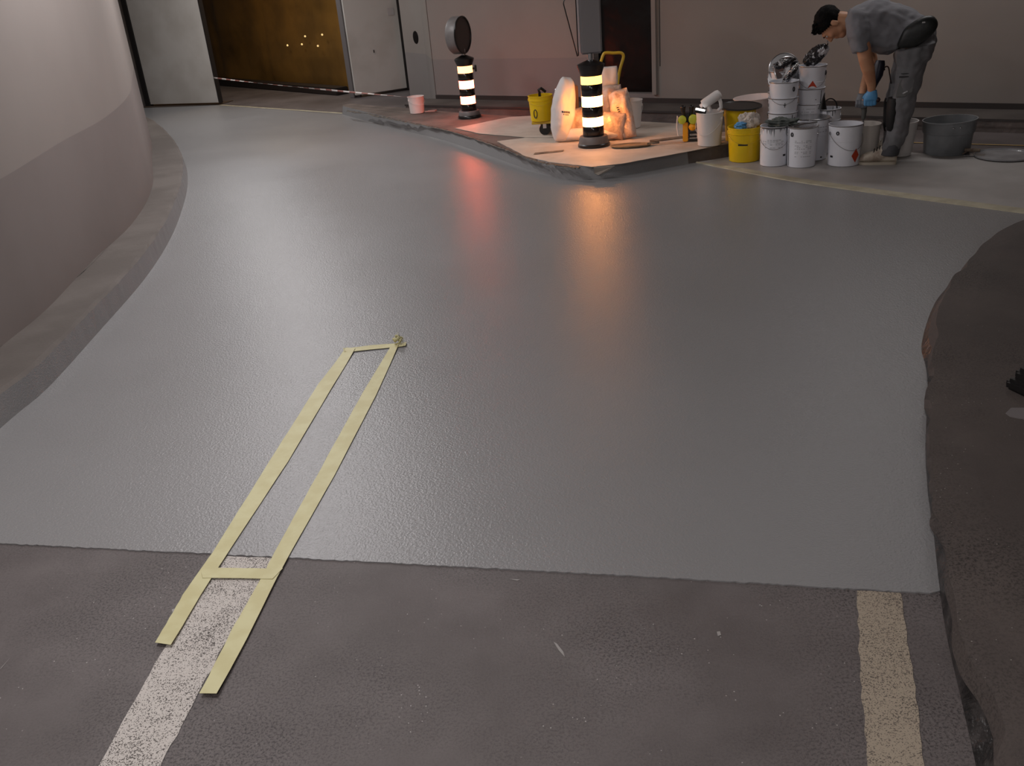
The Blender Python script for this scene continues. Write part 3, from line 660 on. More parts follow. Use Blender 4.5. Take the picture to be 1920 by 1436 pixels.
# ================================================================== BUCKETS AND CANS
def bucket(loc, rb, rt, h, label, body, name='bucket', cat='bucket', group=None, lidm=None, rim=.004, handle='front', sag=.35, hw=.0014, marks=(), tilt=None, rimstyle='plain', ears=True, hm=None, hand_ang=0.0, inner=None):
    t = thing(name, label, cat, loc, facing(loc) + hand_ang, group)
    if tilt: t.rotation_euler = (tilt[0], tilt[1], t.rotation_euler[2])
    w = .0022
    bm = bmesh.new()
    prof = [(rb*.93, .0), (rb, .004), (rb+(rt-rb)*.5, h*.5)]
    if rimstyle == 'plastic': prof += [(rb+(rt-rb)*.80, h*.80), (rt+.002, h*.815), (rt+.002, h*.83), (rt-.002, h*.84), (rt, h-.008), (rt+rim, h-.007), (rt+rim, h)]
    else: prof += [(rb+(rt-rb)*.94, h*.955), (rt, h-.006), (rt+rim*.7, h-.005), (rt+rim*.7, h)]
    prof += [(rt-w*1.5, h), (rb-w, .006), (.001, .006)]
    lathe(bm, prof, 40); obj('bucket_body', bm, body, t)
    R_ = lambda z: rb+(rt-rb)*z/h
    if body is WTIN:
        bm = bmesh.new(); lathe(bm, [(rt+rim*.4, h-.0075), (rt+rim*.95, h-.006), (rt+rim*.95, h-.0025), (rt+rim*.5, h-.001)], 40, cap=False); obj('rim', bm, WIRE, t)
        bm = bmesh.new(); zr_ = h*.60; lathe(bm, [(R_(zr_)+.0005, zr_), (R_(zr_)+.0018, zr_+.0012), (R_(zr_)+.0005, zr_+.003)], 40, cap=False); obj('body_bead', bm, WTIN, t)
    if inner:
        bm = bmesh.new(); zi = h*inner[0]; lathe(bm, [(R_(zi)-.004, zi-.01), (R_(zi)-.004, zi)], 32); obj('contents', bm, inner[1], t)
    if lidm:
        bm = bmesh.new(); lathe(bm, [(rt+.004, h-.004), (rt+.006, h+.002), (rt+.002, h+.005), (rt*.9, h+.003), (.001, h+.003)], 40); obj('lid', bm, lidm, t)
    if ears:
        zz = h*(.86 if rimstyle == 'plastic' else .80)
        for sx in (-1, 1):
            bm = bmesh.new(); lathe(bm, [(.012, 0), (.012, .004), (.007, .007)], 14, (sx*(R_(zz)-.001), 0, zz), Matrix.Rotation(sx*PI/2, 3, 'Y')); obj('handle_ear', bm, GALV if body is WTIN else body, t)
        if handle:
            bm = bmesh.new(); pts = []
            for k in range(17):
                a = PI*k/16; x = math.cos(a)*(R_(zz)+.006)
                if handle == 'front': y = -math.sin(a)*(R_(zz)+.008); z = zz - math.sin(a)*h*sag
                elif handle == 'side': y = -math.sin(a)*(R_(zz)+.05)*.75; z = zz - math.sin(a)*h*.5
                else: y = math.sin(a)*.02; z = zz + math.sin(a)*(rt*1.05)
                pts.append((x, y, z))
            tube(bm, pts, hw, 6); obj('handle', bm, hm or (WIRE if body in (WTIN,) else WPL), t)
    # printed marks: (kind, angle, half-angle, z0, z1, material)
    for mk in marks:
        kind, a, ha, z0, z1, mm = mk
        bm = bmesh.new(); n_ = 8
        if kind == 'rect':
            lo = []; hi = []
            for k in range(n_+1):
                aa = a-ha+2*ha*k/n_
                lo.append(bm.verts.new(((R_(z0)+.0012)*math.sin(aa), -(R_(z0)+.0012)*math.cos(aa), z0))); hi.append(bm.verts.new(((R_(z1)+.0012)*math.sin(aa), -(R_(z1)+.0012)*math.cos(aa), z1)))
            for k in range(n_): bm.faces.new((lo[k], lo[k+1], hi[k+1], hi[k]))
            nm = 'printed_label'
        elif kind == 'lines':
            z = z1
            while z > z0:
                for k in range(8):
                    if random.random() < .25: continue
                    aa = a-ha+2*ha*k/8; ab = aa+2*ha/8*random.uniform(.5, .95); hh = .0035
                    q = [(aa, z), (ab, z), (ab, z+hh), (aa, z+hh)]
                    bm.faces.new([bm.verts.new(((R_(zz_)+.0012)*math.sin(x), -(R_(zz_)+.0012)*math.cos(x), zz_)) for x, zz_ in q])
                z -= random.choice((.011, .011, .022))
            nm = 'printed_text'
        elif kind == 'diamond' or kind == 'tri':
            zm = (z0+z1)/2
            q = [(a, z0), (a+ha, zm), (a, z1), (a-ha, zm)] if kind == 'diamond' else [(a-ha, z0), (a+ha, z0), (a, z1)]
            c0 = bm.verts.new(((R_(zm)+.0022)*math.sin(a), -(R_(zm)+.0022)*math.cos(a), zm if kind == 'diamond' else z0+(z1-z0)*.33))
            vs = [bm.verts.new(((R_(zz_)+.0022)*math.sin(x), -(R_(zz_)+.0022)*math.cos(x), zz_)) for x, zz_ in q]
            for k in range(len(vs)): bm.faces.new((c0, vs[k], vs[(k+1) % len(vs)]))
            nm = 'hazard_symbol'
        elif kind == 'ring':
            pts = [((R_(z0)+.002)*math.sin(a+ha*math.cos(2*PI*k/20)), -(R_(z0)+.002)*math.cos(a+ha*math.cos(2*PI*k/20)), z0+(z1-z0)*math.sin(2*PI*k/20)) for k in range(20)]
            tube(bm, pts, .004, 6, True); nm = 'printed_ring'
        elif kind == 'drips':
            top = []; lo = []; n2_ = 64
            for k in range(n2_+1):
                aa = a-ha+2*ha*k/n2_; d = .004 + (random.uniform(.01, .06) if k % 3 == 1 and random.random() < .6 else 0)
                zt, zb = h*.972, h*.972-d
                top.append(bm.verts.new(((R_(zt)+.0016)*math.sin(aa), -(R_(zt)+.0016)*math.cos(aa), zt))); lo.append(bm.verts.new(((R_(zb)+.0016)*math.sin(aa), -(R_(zb)+.0016)*math.cos(aa), zb)))
            for k in range(n2_): bm.faces.new((top[k], top[k+1], lo[k+1], lo[k]))
            nm = 'resin_drips'
        obj(nm, bm, mm, t, True)
    return t
random.seed(21)
# front row of tins on the paper
def at(px, py, r, z=.008): 
    p = back(G(px, py, z), r); p.z = z; return p
TXT = [('lines', -.1, .75, .10, .17, INKG), ('rect', .75, .11, .062, .074, INK), ('lines', -.2, .5, .05, .075, INKG)]
bucket(at(1450, 313.5, .104), .097, .102, .282, 'front white tin with grey drips under a rag, right of the yellow bucket', WTIN, 'paint_tin', 'paint tin', 'white paint tins', marks=[('drips', .0, 1.1, 0, 0, RESIN), ('lines', -.1, .8, .13, .19, INKG), ('rect', .82, .13, .072, .086, INK)])
bucket(at(1501.5, 316, .104), .096, .104, .282, 'front white tin with a lid and a vertical black stripe at its left edge', WTIN, 'paint_tin', 'paint tin', 'white paint tins', lidm=GALV, handle=None, marks=[('rect', -1.12, .03, .01, .27, INK), ('ring', -.75, .08, .235, .247, INK), ('lines', .1, .6, .07, .19, INKG)])
bucket(at(1580.5, 313.5, .11), .108, .115, .285, 'front white tin with the whole orange red hazard diamond, by the shoe', WTIN, 'paint_tin', 'paint tin', 'white paint tins', sag=.40, hand_ang=.5, marks=[('diamond', .28, .30, .025, .125, RED), ('rect', -1.35, .12, .062, .076, INK), ('ring', -.95, .07, .235, .245, INK)])
bucket(at(1520, 303, .115), .108, .116, .298, 'white tin tucked behind the lidded front tin, steel lid slightly raised', WTIN, 'paint_tin', 'paint tin', 'white paint tins', lidm=GALV, handle=None, marks=[('rect', .7, .07, .02, .03, INK), ('lines', .2, .9, .2, .24, INKG)])
# nested stacks of empty tins
def nest(px, py, r, zs, label, rt, rb=None, marks=None, grp='nested empty tins', lean=(0, 0), hh=.285):
    b = at(px, py, r); out = []
    for i, z in enumerate(zs):
        q = Vector((b.x+lean[0]*i, b.y+lean[1]*i, b.z+z))
        out.append(bucket(q, (rb or rt*.86), rt, hh, label[i], WTIN, 'paint_tin', 'paint tin', grp, handle=None if i < len(zs)-1 else 'front', ears=True, hw=.0013, marks=(marks[i] if marks else ())))
    return out, b
lab = ['lowest white tin of the front left nested pile, half hidden', 'second tin up in the front left nested pile', 'third tin up in the front left nested pile, with a small black cross', 'topmost tin of the front left nested pile, holding a foil roll']
L1, bL = nest(1464, 299, .10, [0, .05, .156, .27], lab, .105, .087, [[], [('rect', .72, .03, .2, .27, INK), ('ring', .95, .06, .235, .246, INK)], [('rect', .12, .09, .236, .241, INK), ('rect', .12, .025, .222, .254, INK)], [('ring', .75, .07, .232, .246, INK)]])
lab = ['lowest tin of the rear left nested pile, mostly hidden', 'middle tin of the rear left nested pile catching amber light', 'topmost tin of the rear left nested pile, under the steel lids']
L2, bL2 = nest(1461, 287, .10, [0, .16, .315], lab, .101, .085)
lab = ['lowest tin of the right nested pile behind the lidded tin', 'second tin up in the right nested pile, with faint lettering', 'third tin up in the right nested pile, with a black stripe', 'topmost tin of the right nested pile, with half a red hazard diamond']
L3, bR = nest(1512, 290.5, .10, [0, .085, .195, .355], lab, .100, .083,
              [[], [('lines', -.2, .5, .165, .18, INK), ('lines', -.1, .5, .20, .25, INKG)], [('rect', .85, .03, .17, .27, INK), ('rect', .4, .03, .205, .211, INK)], [('tri', .05, .36, .135, .185, RED), ('ring', 1.25, .06, .23, .245, INK)]], lean=(.003, -.003))
lab = ['small drip stained tin right of the tall piles, lower one', 'upper drip stained tin right of the tall piles with a black wire handle']
L4, b4 = nest(1549, 289, .085, [0, .08], lab, .086, .078, [[('rect', .2, .035, .02, .2, INK), ('rect', .7, .07, .17, .185, INK)], [('drips', -.3, .9, 0, 0, RESIN), ('rect', .32, .03, .20, .27, INK), ('rect', -.2, .5, .185, .189, INK), ('rect', -.95, .03, .19, .275, INK)]], 'small drip stained tins', hh=.245)
bm = bmesh.new(); pts = [(b4.x-.05+.055*(1-math.cos(PI*k/12)), b4.y, .325+.075*math.sin(PI*k/12)) for k in range(13)]
tube(bm, pts, .005, 6); obj('wire_handle', bm, BLK, None).parent = L4[1]
bpy.context.view_layer.update()
for ch in L4[1].children:
    if ch.name.startswith('wire_handle'): ch.matrix_parent_inverse = L4[1].matrix_basis.inverted()
bm = bmesh.new(); lathe(bm, [(.02, 0), (.045, .002), (.045, .006), (.004, .10), (.002, .12)], 18, (b4.x-.07, b4.y-.02, .333), Euler((0, .2, 0)).to_matrix())
o = tag(obj('paint_funnel', bm, BLK), 'dark pointed cone propped on the small drip stained tin', 'funnel')

# steel lids and foil/film bags on the piles
lt = Vector((bL.x-.02, bL.y+.04, .66))
def disc(name, c, r, R, m, label, cat, th=.006, group=None):
    bm = bmesh.new(); lathe(bm, [(r*.96, 0), (r, .002), (r, th+.004), (r*.97, th+.006), (r*.94, th), (r*.5, th), (.001, th)], 44, (0, 0, 0), None); 
    o = obj(name, bm, m); o.location = c; o.rotation_euler = R; return tag(o, label, cat, group)
fz = facing(bL)
disc('tin_lid', bL2+Vector((.0, -.03, .615)), .112, (math.radians(78), 0, fz+.10), GALV, 'bright steel tin lid standing upright at the back of the left pile', 'lid', group='steel tin lids')
disc('tin_lid', bL2+Vector((.015, -.075, .60)), .106, (math.radians(70), .15, fz+.35), GALV, 'steel tin lid leaning in front of the upright lid, left pile', 'lid', group='steel tin lids')
disc('tin_lid', bL2+Vector((-.045, -.07, .57)), .10, (math.radians(62), -.2, fz-.5), GALV, 'steel tin lid tipped to the left on the rear left pile', 'lid', group='steel tin lids')
def lump(name, c, s, R, m, label, cat, amp=.25, f=6., seg=36, group=None, tail=None):
    bm = bmesh.new(); R = Euler(R).to_matrix()
    vs = ball(bm, (0, 0, 0), (1, 1, 1), seg=seg)
    for v in vs:
        d = 1 + amp*noise.noise(v.co*f*.35+Vector(c)*3) + amp*.5*noise.noise(v.co*f+Vector(c))
        v.co = R @ Vector((v.co.x*s[0]*d, v.co.y*s[1]*d, v.co.z*s[2]*d))
    if tail: tube(bm, [R @ Vector(p) for p in tail], .005, 6)
    o = obj(name, bm, m); o.location = c; return tag(o, label, cat, group)
lump('foil_roll', bL+Vector((.035, -.03, .60)), (.026, .03, .09), (0, math.radians(36), fz), FOIL, 'crinkled foil roll sticking out of the front left tin pile', 'foil', .22)
lump('foil_sheet', bL+Vector((-.0, -.0, .675)), (.078, .022, .030), (0, math.radians(-12), fz), FOIL, 'crumpled silver foil sheet across the steel lids', 'foil', .35, 9)
lump('film_bag', bR+Vector((.02, -.02, .705)), (.055, .05, .098), (0, math.radians(48), fz), mat('black_film_silver_shine', (40, 38, 40), .16, metal=.3, mix=(206, 206, 210), mscale=20, mlo=.50, mhi=.56, bump=.9, bscale=28, bdist=.03), 'shiny black film bag tied shut on the right tin pile', 'bag', .2, 7, tail=[(0, 0, .09), (.0, 0, .11), (-.02, 0, .125)])  # silver mixed into the colour stands in for shine streaks
lump('rag', Vector(at(1462, 313.5, .10))+Vector((.01, .01, .295)), (.105, .07, .035), (0, .06, fz), RAG, 'grey green rag draped over the dripping front tin', 'rag', .5, 7)
bm = bmesh.new(); q = at(1502, 316, .10); tube(bm, [q+Vector((-.09, -.05, .292)), q+Vector((.0, -.02, .30)), q+Vector((.09, -.03, .305))], .005, 6)
tag(obj('stirring_rod', bm, GALV), 'thin steel rod lying across the lidded front tin', 'rod')

# plastic buckets
yb = bucket(at(1395, 306, .118), .112, .124, .252, 'bright yellow bucket of rubbish at the left edge of the large paper', YEL, 'bucket', 'bucket', None, rimstyle='plastic', handle='front', sag=.30, hand_ang=.08, hm=YELP, marks=[('rect', -.18, .30, .128, .140, INK)])
q = at(1395, 306, .118)
lump('nitrile_glove', q+Vector((-.045, -.045, .262)), (.045, .035, .03), (0, 0, 0), BLUE, 'balled blue glove on the rubbish in the yellow bucket', 'glove', .4, 8)
lump('paper_wad', q+Vector((.045, -.02, .285)), (.06, .05, .065), (0, .4, .3), TISS, 'crumpled pale paper wad in the yellow rubbish bucket', 'paper', .45, 5)
lump('paper_wad', q+Vector((.005, .03, .29)), (.04, .04, .055), (.3, -.3, .3), TISS, 'smaller paper wad behind the blue glove', 'paper', .45, 6)
bucket(at(1618, 303, .11), .088, .104, .25, 'pale plastic mixing bucket under the stirring shaft', PALE, 'bucket', 'bucket', 'white plastic buckets', rimstyle='plain', handle=None, inner=(.7, RESIN))
bucket(at(1683, 297, .12), .088, .116, .245, 'white plastic bucket half hidden behind the shin of the worker', WPL, 'bucket', 'bucket', 'white plastic buckets', rimstyle='plain', handle=None, ears=False, rim=.006)
wb = bucket(at(1330, 276, .10, .105), .088, .102, .25, 'white bucket on the island edge with a jug on top', WPL, 'bucket', 'bucket', 'white plastic buckets', rimstyle='plain', handle='front', sag=.45, hand_ang=-.5)
lb_ = bucket(at(1386, 268, .12, .105), .104, .122, .245, 'olive yellow bucket under a broad black lid', YEL, 'bucket', 'bucket', None, rimstyle='plain', handle=None)
disc('round_lid', at(1386, 268, .12, .105)+Vector((0, 0, .252)), .165, (.05, .02, 0), DKLID, 'broad black round lid resting on the olive yellow bucket', 'lid', .008)
bucket(at(1416, 252, .15, .105), .11, .165, .27, 'wide pale tub left of the tall tin piles', PINKB, 'tub', 'tub', None, rimstyle='plain', handle=None, ears=False, tilt=(.0, -.05))
# white bucket by the sacks
bucket(at(1183, 243, .11, .106), .085, .105, .235, 'white bucket between the leaning sack and the rear wall', WPL, 'bucket', 'bucket', 'white plastic buckets', rimstyle='plain', handle='side')
# small bucket at the far end
sb = bucket(at(783, 214, .09, .1), .076, .088, .175, 'small white bucket at the end of the barrier tape', PINKB, 'bucket', 'bucket', 'white plastic buckets', rimstyle='plain', handle='front', sag=.28, hand_ang=.4)
bm = bmesh.new(); p = at(797, 213, .05, .1)
tube(bm, [p+Vector((.0, 0, .012)), p+Vector((.07, -.02, .012)), p+Vector((.11, -.03, .013)), p+Vector((.125, .0, .02)), p+Vector((.10, .03, .014)), p+Vector((.03, .04, .012))], .008, 8)
tag(obj('hose_loop', bm, mat('pink_rubber', (150, 120, 112), .6)), 'short loop of hose lying beside the small white bucket', 'hose')

# barrier tape
TAPEM = mat('barrier_tape', (208, 200, 196), .5); nt = TAPEM.node_tree
tc = nt.nodes.new('ShaderNodeTexCoord'); sx = nt.nodes.new('ShaderNodeSeparateXYZ'); mm_ = nt.nodes.new('ShaderNodeMath'); mm_.operation = 'FRACT'; ml = nt.nodes.new('ShaderNodeMath'); ml.operation = 'MULTIPLY'; ml.inputs[1].default_value = 4.2
gt = nt.nodes.new('ShaderNodeMath'); gt.operation = 'GREATER_THAN'; gt.inputs[1].default_value = .5; mxx = nt.nodes.new('ShaderNodeMix'); mxx.data_type = 'RGBA'
nt.links.new(tc.outputs['Object'], sx.inputs[0]); nt.links.new(sx.outputs['X'], ml.inputs[0]); nt.links.new(ml.outputs[0], mm_.inputs[0]); nt.links.new(mm_.outputs[0], gt.inputs[0]); nt.links.new(gt.outputs[0], mxx.inputs[0])
mxx.inputs[6].default_value = (*lin((214, 206, 202)), 1); mxx.inputs[7].default_value = (*lin((150, 100, 92)), 1); nt.links.new(mxx.outputs[2], nt.nodes['Principled BSDF'].inputs['Base Color'])
e0 = G(411, 193.5, .02); z0 = zat(e0, 145.5); a = Vector((e0.x, e0.y-.03, z0)); b = at(783, 214, .09, .1)+Vector((-.09, .0, .175)); L = (b-a).length
bm = bmesh.new(); N_ = 60; va = []; vb = []
for i in range(N_+1):
    s = i/N_; sag = -.012*math.sin(PI*s); tw_ = s*9; w = .006
    va.append(bm.verts.new((s*L, math.sin(tw_)*w, sag+math.cos(tw_)*w+.004))); vb.append(bm.verts.new((s*L, -math.sin(tw_)*w, sag-math.cos(tw_)*w-.004)))
for i in range(N_): bm.faces.new((va[i], va[i+1], vb[i+1], vb[i]))
o = obj('barrier_tape', bm, TAPEM); o.location = a; o.rotation_euler = (b-a).to_track_quat('X', 'Z').to_euler(); md = o.modifiers.new('thickness', 'SOLIDIFY'); md.thickness = .001
tag(o, 'red and white barrier tape stretched from the door leaf to the small bucket', 'barrier tape')

# ================================================================== TROLLEY, SACKS
wc = at(1025, 250, .0, .1); tr = Vector((1.15, 8.35, .1))
tt = thing('platform_trolley', 'yellow platform trolley with a tall tube handle behind the sacks', 'trolley', (0, 0, 0))
c0 = G(1000, 232, .20); c1 = G(1140, 222, .20); d0 = (c1-c0).to_2d().normalized(); nn = Vector((-d0.y, d0.x))
mid_ = (c0+c1)/2; Lp = (c1-c0).length
bm = bmesh.new(); cc = mid_.to_2d()+nn*.12; box(bm, (cc.x, cc.y, .215), (Lp+.02, .40, .022), math.atan2(d0.y, d0.x), .004); obj('platform', bm, YELP, tt)
for u, v in ((.10, -.02), (Lp-.08, -.02), (.10, .26), (Lp-.08, .26)):
    q = c0.to_2d()+d0*u+nn*v
    bm = bmesh.new(); lathe(bm, [(.02, -.014), (.048, -.014), (.05, -.008), (.05, .008), (.048, .014), (.02, .014)], 24, (q.x, q.y, .151), Matrix.Rotation(math.atan2(d0.y, d0.x), 3, 'Z') @ Matrix.Rotation(PI/2, 3, 'X')); wh = obj('wheel', bm, BLK, tt)
    bm = bmesh.new(); box(bm, (q.x, q.y, .183), (.03, .04, .045), math.atan2(d0.y, d0.x)); obj('wheel_fork', bm, GALV, tt)
hb = G(1160, 225, .15); 
def hpt(px, py, yw):
    v = _d + RR*((px-960)/F) + UU*((718-py)/F); return CAM+v*(yw/v.y)
hy = 8.6
hp_ = [hpt(1114, 215, hy-.12), hpt(1116, 180, hy-.05), hpt(1118, 150, hy), hpt(1124, 126, hy), hpt(1131, 103, hy), hpt(1137, 99, hy), hpt(1150, 99.5, hy), hpt(1163, 99, hy), hpt(1168, 102, hy), hpt(1168.5, 109, hy), hpt(1163, 128, hy), hpt(1159, 150, hy), hpt(1157, 180, hy-.05), hpt(1154, 215, hy-.12)]
bm = bmesh.new(); tube(bm, [p for p in crom(hp_, 4)], .0135, 10); obj('push_handle', bm, YELP, tt)
bt_ = bucket(back(G(1016, 229, .228), .10)+Vector((0, 0, 0)), .092, .104, .215, 'yellow bucket standing on the trolley platform with a tool handle inside', YEL, 'bucket', 'bucket', None, rimstyle='plastic', handle='front', sag=.2, hm=YELP, marks=[('ring', -.55, .16, .07, .105, INK)])
q = back(G(1016, 229, .228), .10)
bm = bmesh.new(); tube(bm, [q+Vector((0, 0, .10)), q+Vector((-.005, 0, .24)), q+Vector((-.012, 0, .255)), q+Vector((.01, 0, .27)), q+Vector((.05, 0, .235))], .012, 8)
tag(obj('trowel_handle', bm, BLK), 'black tool handle poking out of the trolley bucket', 'tool')
q = back(G(1043, 232, .228), .05); t = thing('spray_bottle', 'dark bottle with a steel neck between trolley bucket and tall sack', 'bottle', q)
bm = bmesh.new(); lathe(bm, [(.03, 0), (.036, .01), (.036, .13), (.016, .17), (.014, .18)], 20); obj('bottle_body', bm, mat('dark_red_bottle', (62, 30, 28), .3), t)
bm = bmesh.new(); tube(bm, [(0, 0, .18), (.005, 0, .24), (.012, 0, .27), (.03, 0, .275)], [.010, .010, .014, .016], 10); obj('bottle_neck', bm, GALV, t)

def sack(pxc, zb, w, h, th, rot, m, label, name='cement_sack', grp=None, wr=.012, text=None, yoff=0, loc=None, taper=.92):
    """pillow shaped sack: width w, height h, thickness th"""
    t = thing(name, label, 'sack', loc if loc else G(*pxc, zb)+Vector((0, yoff, 0)), 0, grp)
    bm = bmesh.new(); nu, nv = 28, 34; R = Euler(rot).to_matrix(); sd = Vector((pxc[0]*.1, pxc[1]*.1, 0))
    def P_(u, v, s):
        eu = (1-abs(u)**3.2)**.6 if abs(u) < 1 else 0; ev = (1-abs(2*v-1)**4)**.55 if 0 < v < 1 else 0
        x = u*w/2*(taper+(1-taper)*math.sin(PI*v)**.7) + (1-taper)*.04*math.sin(PI*v)*0; z = v*h
        y = s*(th/2*eu*ev + .004); y += wr*noise.noise(Vector((x*14, z*9, s*3))+sd)*min(1, eu*1.5)*1.2
        x += .006*noise.noise(Vector((z*20, s, 0))+sd); return R @ Vector((x, y, z))
    gf = [[bm.verts.new(P_(-1+2*i/nu, k/nv, -1)) for k in range(nv+1)] for i in range(nu+1)]
    gb = [[bm.verts.new(P_(-1+2*i/nu, k/nv, 1)) for k in range(nv+1)] for i in range(nu+1)]
    for i in range(nu):
        for k in range(nv):
            bm.faces.new((gf[i][k], gf[i+1][k], gf[i+1][k+1], gf[i][k+1])); bm.faces.new((gb[i][k], gb[i][k+1], gb[i+1][k+1], gb[i+1][k]))
    for k in range(nv):
        bm.faces.new((gf[0][k], gf[0][k+1], gb[0][k+1], gb[0][k])); bm.faces.new((gf[nu][k], gb[nu][k], gb[nu][k+1], gf[nu][k+1]))
    for i in range(nu):
        bm.faces.new((gf[i][0], gb[i][0], gb[i+1][0], gf[i+1][0])); bm.faces.new((gf[i][nv], gf[i+1][nv], gb[i+1][nv], gb[i][nv]))
    obj('sack_body', bm, m, t)
    if text:
        bm = bmesh.new()
        for (u0, u1, v0, v1) in text:
            q = [P_(u0, v0, -1), P_(u1, v0, -1), P_(u1, v1, -1), P_(u0, v1, -1)]; nrm_ = R @ Vector((0, -.006, 0))
            bm.faces.new([bm.verts.new(x+nrm_) for x in q])
        obj('printed_text', bm, INK, t, False)
    return t
fzS = facing(G(1060, 262, .1))
letters = [(-.5+.16*i, -.5+.16*i+.1, .46, .49) for i in range(5)] + [(-.4+.14*i, -.4+.14*i+.08, .43, .445) for i in range(4)]
S = []
sack((1049, 266), .104, .20, .52, .17, (math.radians(-3), math.radians(12), fzS+.35), SACKM, 'tall plump white sack standing upright left of the amber beacon', wr=.022, text=letters, grp='white sacks', taper=.35)
sack((1092, 259), .104, .26, .25, .12, (math.radians(-14), math.radians(-6), fzS+.2), SACKP, 'small printed sack behind the beacon on its left side', wr=.02, grp='printed sacks')
sack((1079, 264), .104, .20, .10, .12, (math.radians(-20), 0, fzS), SACKM, 'low white sack end lying between tall sack and beacon foot', wr=.01, grp='white sacks')
box_ = sack((1146, 236), .228, .24, .25, .20, (math.radians(-8), 0, fzS-.1), SACKP, 'creased printed sack upright right behind the beacon', wr=.03, grp='printed sacks', loc=Vector((1.05, 8.22, .228)))
sack((1148, 262), .104, .20, .22, .12, (math.radians(-12), math.radians(5), fzS-.3), SACKP, 'lower printed sack right of the beacon body', wr=.02, grp='printed sacks')
sack((1176, 260), .104, .18, .40, .11, (math.radians(-14), math.radians(-15), fzS-.35), SACKP, 'film wrapped printed sack leaning left beside the white bucket', wr=.03, grp='printed sacks', text=[(-.1, .1, .3+.04*i, .3+.04*i+.022) for i in range(9)])
sack((1150, 262), .104, .22, .085, .14, (math.radians(-30), 0, fzS), SACKM, 'flattened pale sack end at the foot of the printed sacks', wr=.01, grp='white sacks')
sack((1146, 213), .40, .17, .17, .09, (math.radians(-6), 0, fzS), SACKM, 'upper whitish sack showing above the others under the yellow handle', wr=.02, grp='white sacks', loc=Vector((1.06, 8.27, .455)))
bm = bmesh.new(); q = G(1072, 252, .104); box(bm, q+Vector((.03, .12, .26)), (.10, .10, .265), fzS+.1, .004)
tag(obj('cardboard_box', bm, BROWNB), 'narrow brown cardboard carton peeking over the tall white sack', 'box')
# flat dusty shovel pan
t = thing('dust_pan', 'flat tan dusty pan lying right of the amber beacon foot', 'pan', G(1180, 275, .105), facing(G(1180, 275, .1)))
bm = bmesh.new(); lathe(bm, [(.001, .004), (.9, .004), (1, .016), (.96, .018), (.86, .009), (.001, .009)], 36)
for v in bm.verts: v.co.x *= .155 + (.03 if v.co.x > 0 else 0); v.co.y *= .075
obj('pan_body', bm, TAN, t)
bm = bmesh.new(); tube(bm, [(.14, 0, .016), (.2, .01, .016), (.235, .02, .016)], .008, 8); obj('pan_handle', bm, BROWN, t)

# ================================================================== YELLOW TOOL, JUG, LAMP
p = at(1290, 267, .03, .105); t = thing('tool_stand', 'orange yellow tool stand with lime caps and black knobs by the white bucket', 'tool', p, facing(p))
bm = bmesh.new(); box(bm, (-.02, .02, .075), (.042, .05, .15), 0, .006); obj('casing', bm, ORAN, t)
bm = bmesh.new(); box(bm, (.04, .03, .008), (.09, .05, .012))
for k in range(4): box(bm, (.035, .02, .035+k*.033), (.07, .045, .012), 0, .002)
box(bm, (.0, .03, .12), (.03, .03, .20), 0, .004); obj('slotted_base', bm, [BLK], t)
for x, z, r in ((-.045, .175, .032), (.04, .175, .036)):
    bm = bmesh.new(); lathe(bm, [(r*.8, 0), (r, .006), (r, .03), (r*.75, .036)], 24, (x, .0, z), Matrix.Rotation(PI/2, 3, 'X')); obj('lime_cap', bm, LIME, t)
bm = bmesh.new(); ball(bm, (.035, .0, .115), (.03, .03, .032)); obj('orange_drum', bm, ORAN, t)
for x in (-.035, .025):
    bm = bmesh.new(); tube(bm, [(x*.5, .01, .15), (x, .01, .22), (x*1.1, .01, .26)], [.014, .014, .02], 10); ball(bm, (x*1.1, .01, .265), (.021, .021, .018)); obj('knob', bm, BLK, t)
p = G(1277, 255, .105); bm = bmesh.new(); tube(bm, [p+Vector((-.02, .01, .0)), p+Vector((-.03, .02, .08)), p+Vector((-.025, .02, .16)), p+Vector((-.01, .02, .10))], .006, 8)
tag(obj('cable_loop', bm, WPL), 'pale loose cable loop hanging left of the tool stand', 'cable')
wbl = at(1330, 276, .10, .105); fw = facing(wbl)
t = thing('work_lamp', 'small lit white work lamp on the left rim of the jug bucket', 'lamp', wbl+Vector((-.075, -.02, .26)), fw)
bm = bmesh.new(); box(bm, (0, 0, .0), (.085, .035, .03), 0, .005, rot=Euler((math.radians(-28), math.radians(14), 0)).to_matrix()); obj('lamp_housing', bm, BLK, t)
bm = bmesh.new(); box(bm, (-.002, -.012, .013), (.072, .028, .012), 0, .002, rot=Euler((math.radians(-28), math.radians(14), 0)).to_matrix()); obj('lamp_lens', bm, LED, t)
t = thing('white_jug', 'white plastic jug lying tilted on top of the white island bucket', 'jug', wbl+Vector((.005, .0, .255)), fw)
bm = bmesh.new(); Rj = Euler((0, math.radians(58), 0)).to_matrix(); lathe(bm, [(.02, -.075), (.034, -.072), (.037, -.05), (.037, .055), (.03, .075), (.012, .082)], 28, (.005, 0, .085), Rj); obj('jug_body', bm, WPL, t)
bm = bmesh.new(); tube(bm, [(.06, 0, .10), (.075, 0, .06), (.08, 0, .02), (.06, 0, .0)], .014, 10); tube(bm, [(-.02, 0, .05), (-.01, 0, .02), (.0, 0, .0)], .017, 10); obj('jug_grip', bm, WPL, t)
bm = bmesh.new(); lathe(bm, [(.016, -.095), (.016, -.072)], 16, (.005, 0, .085), Rj); obj('jug_cap', bm, PINKB, t)

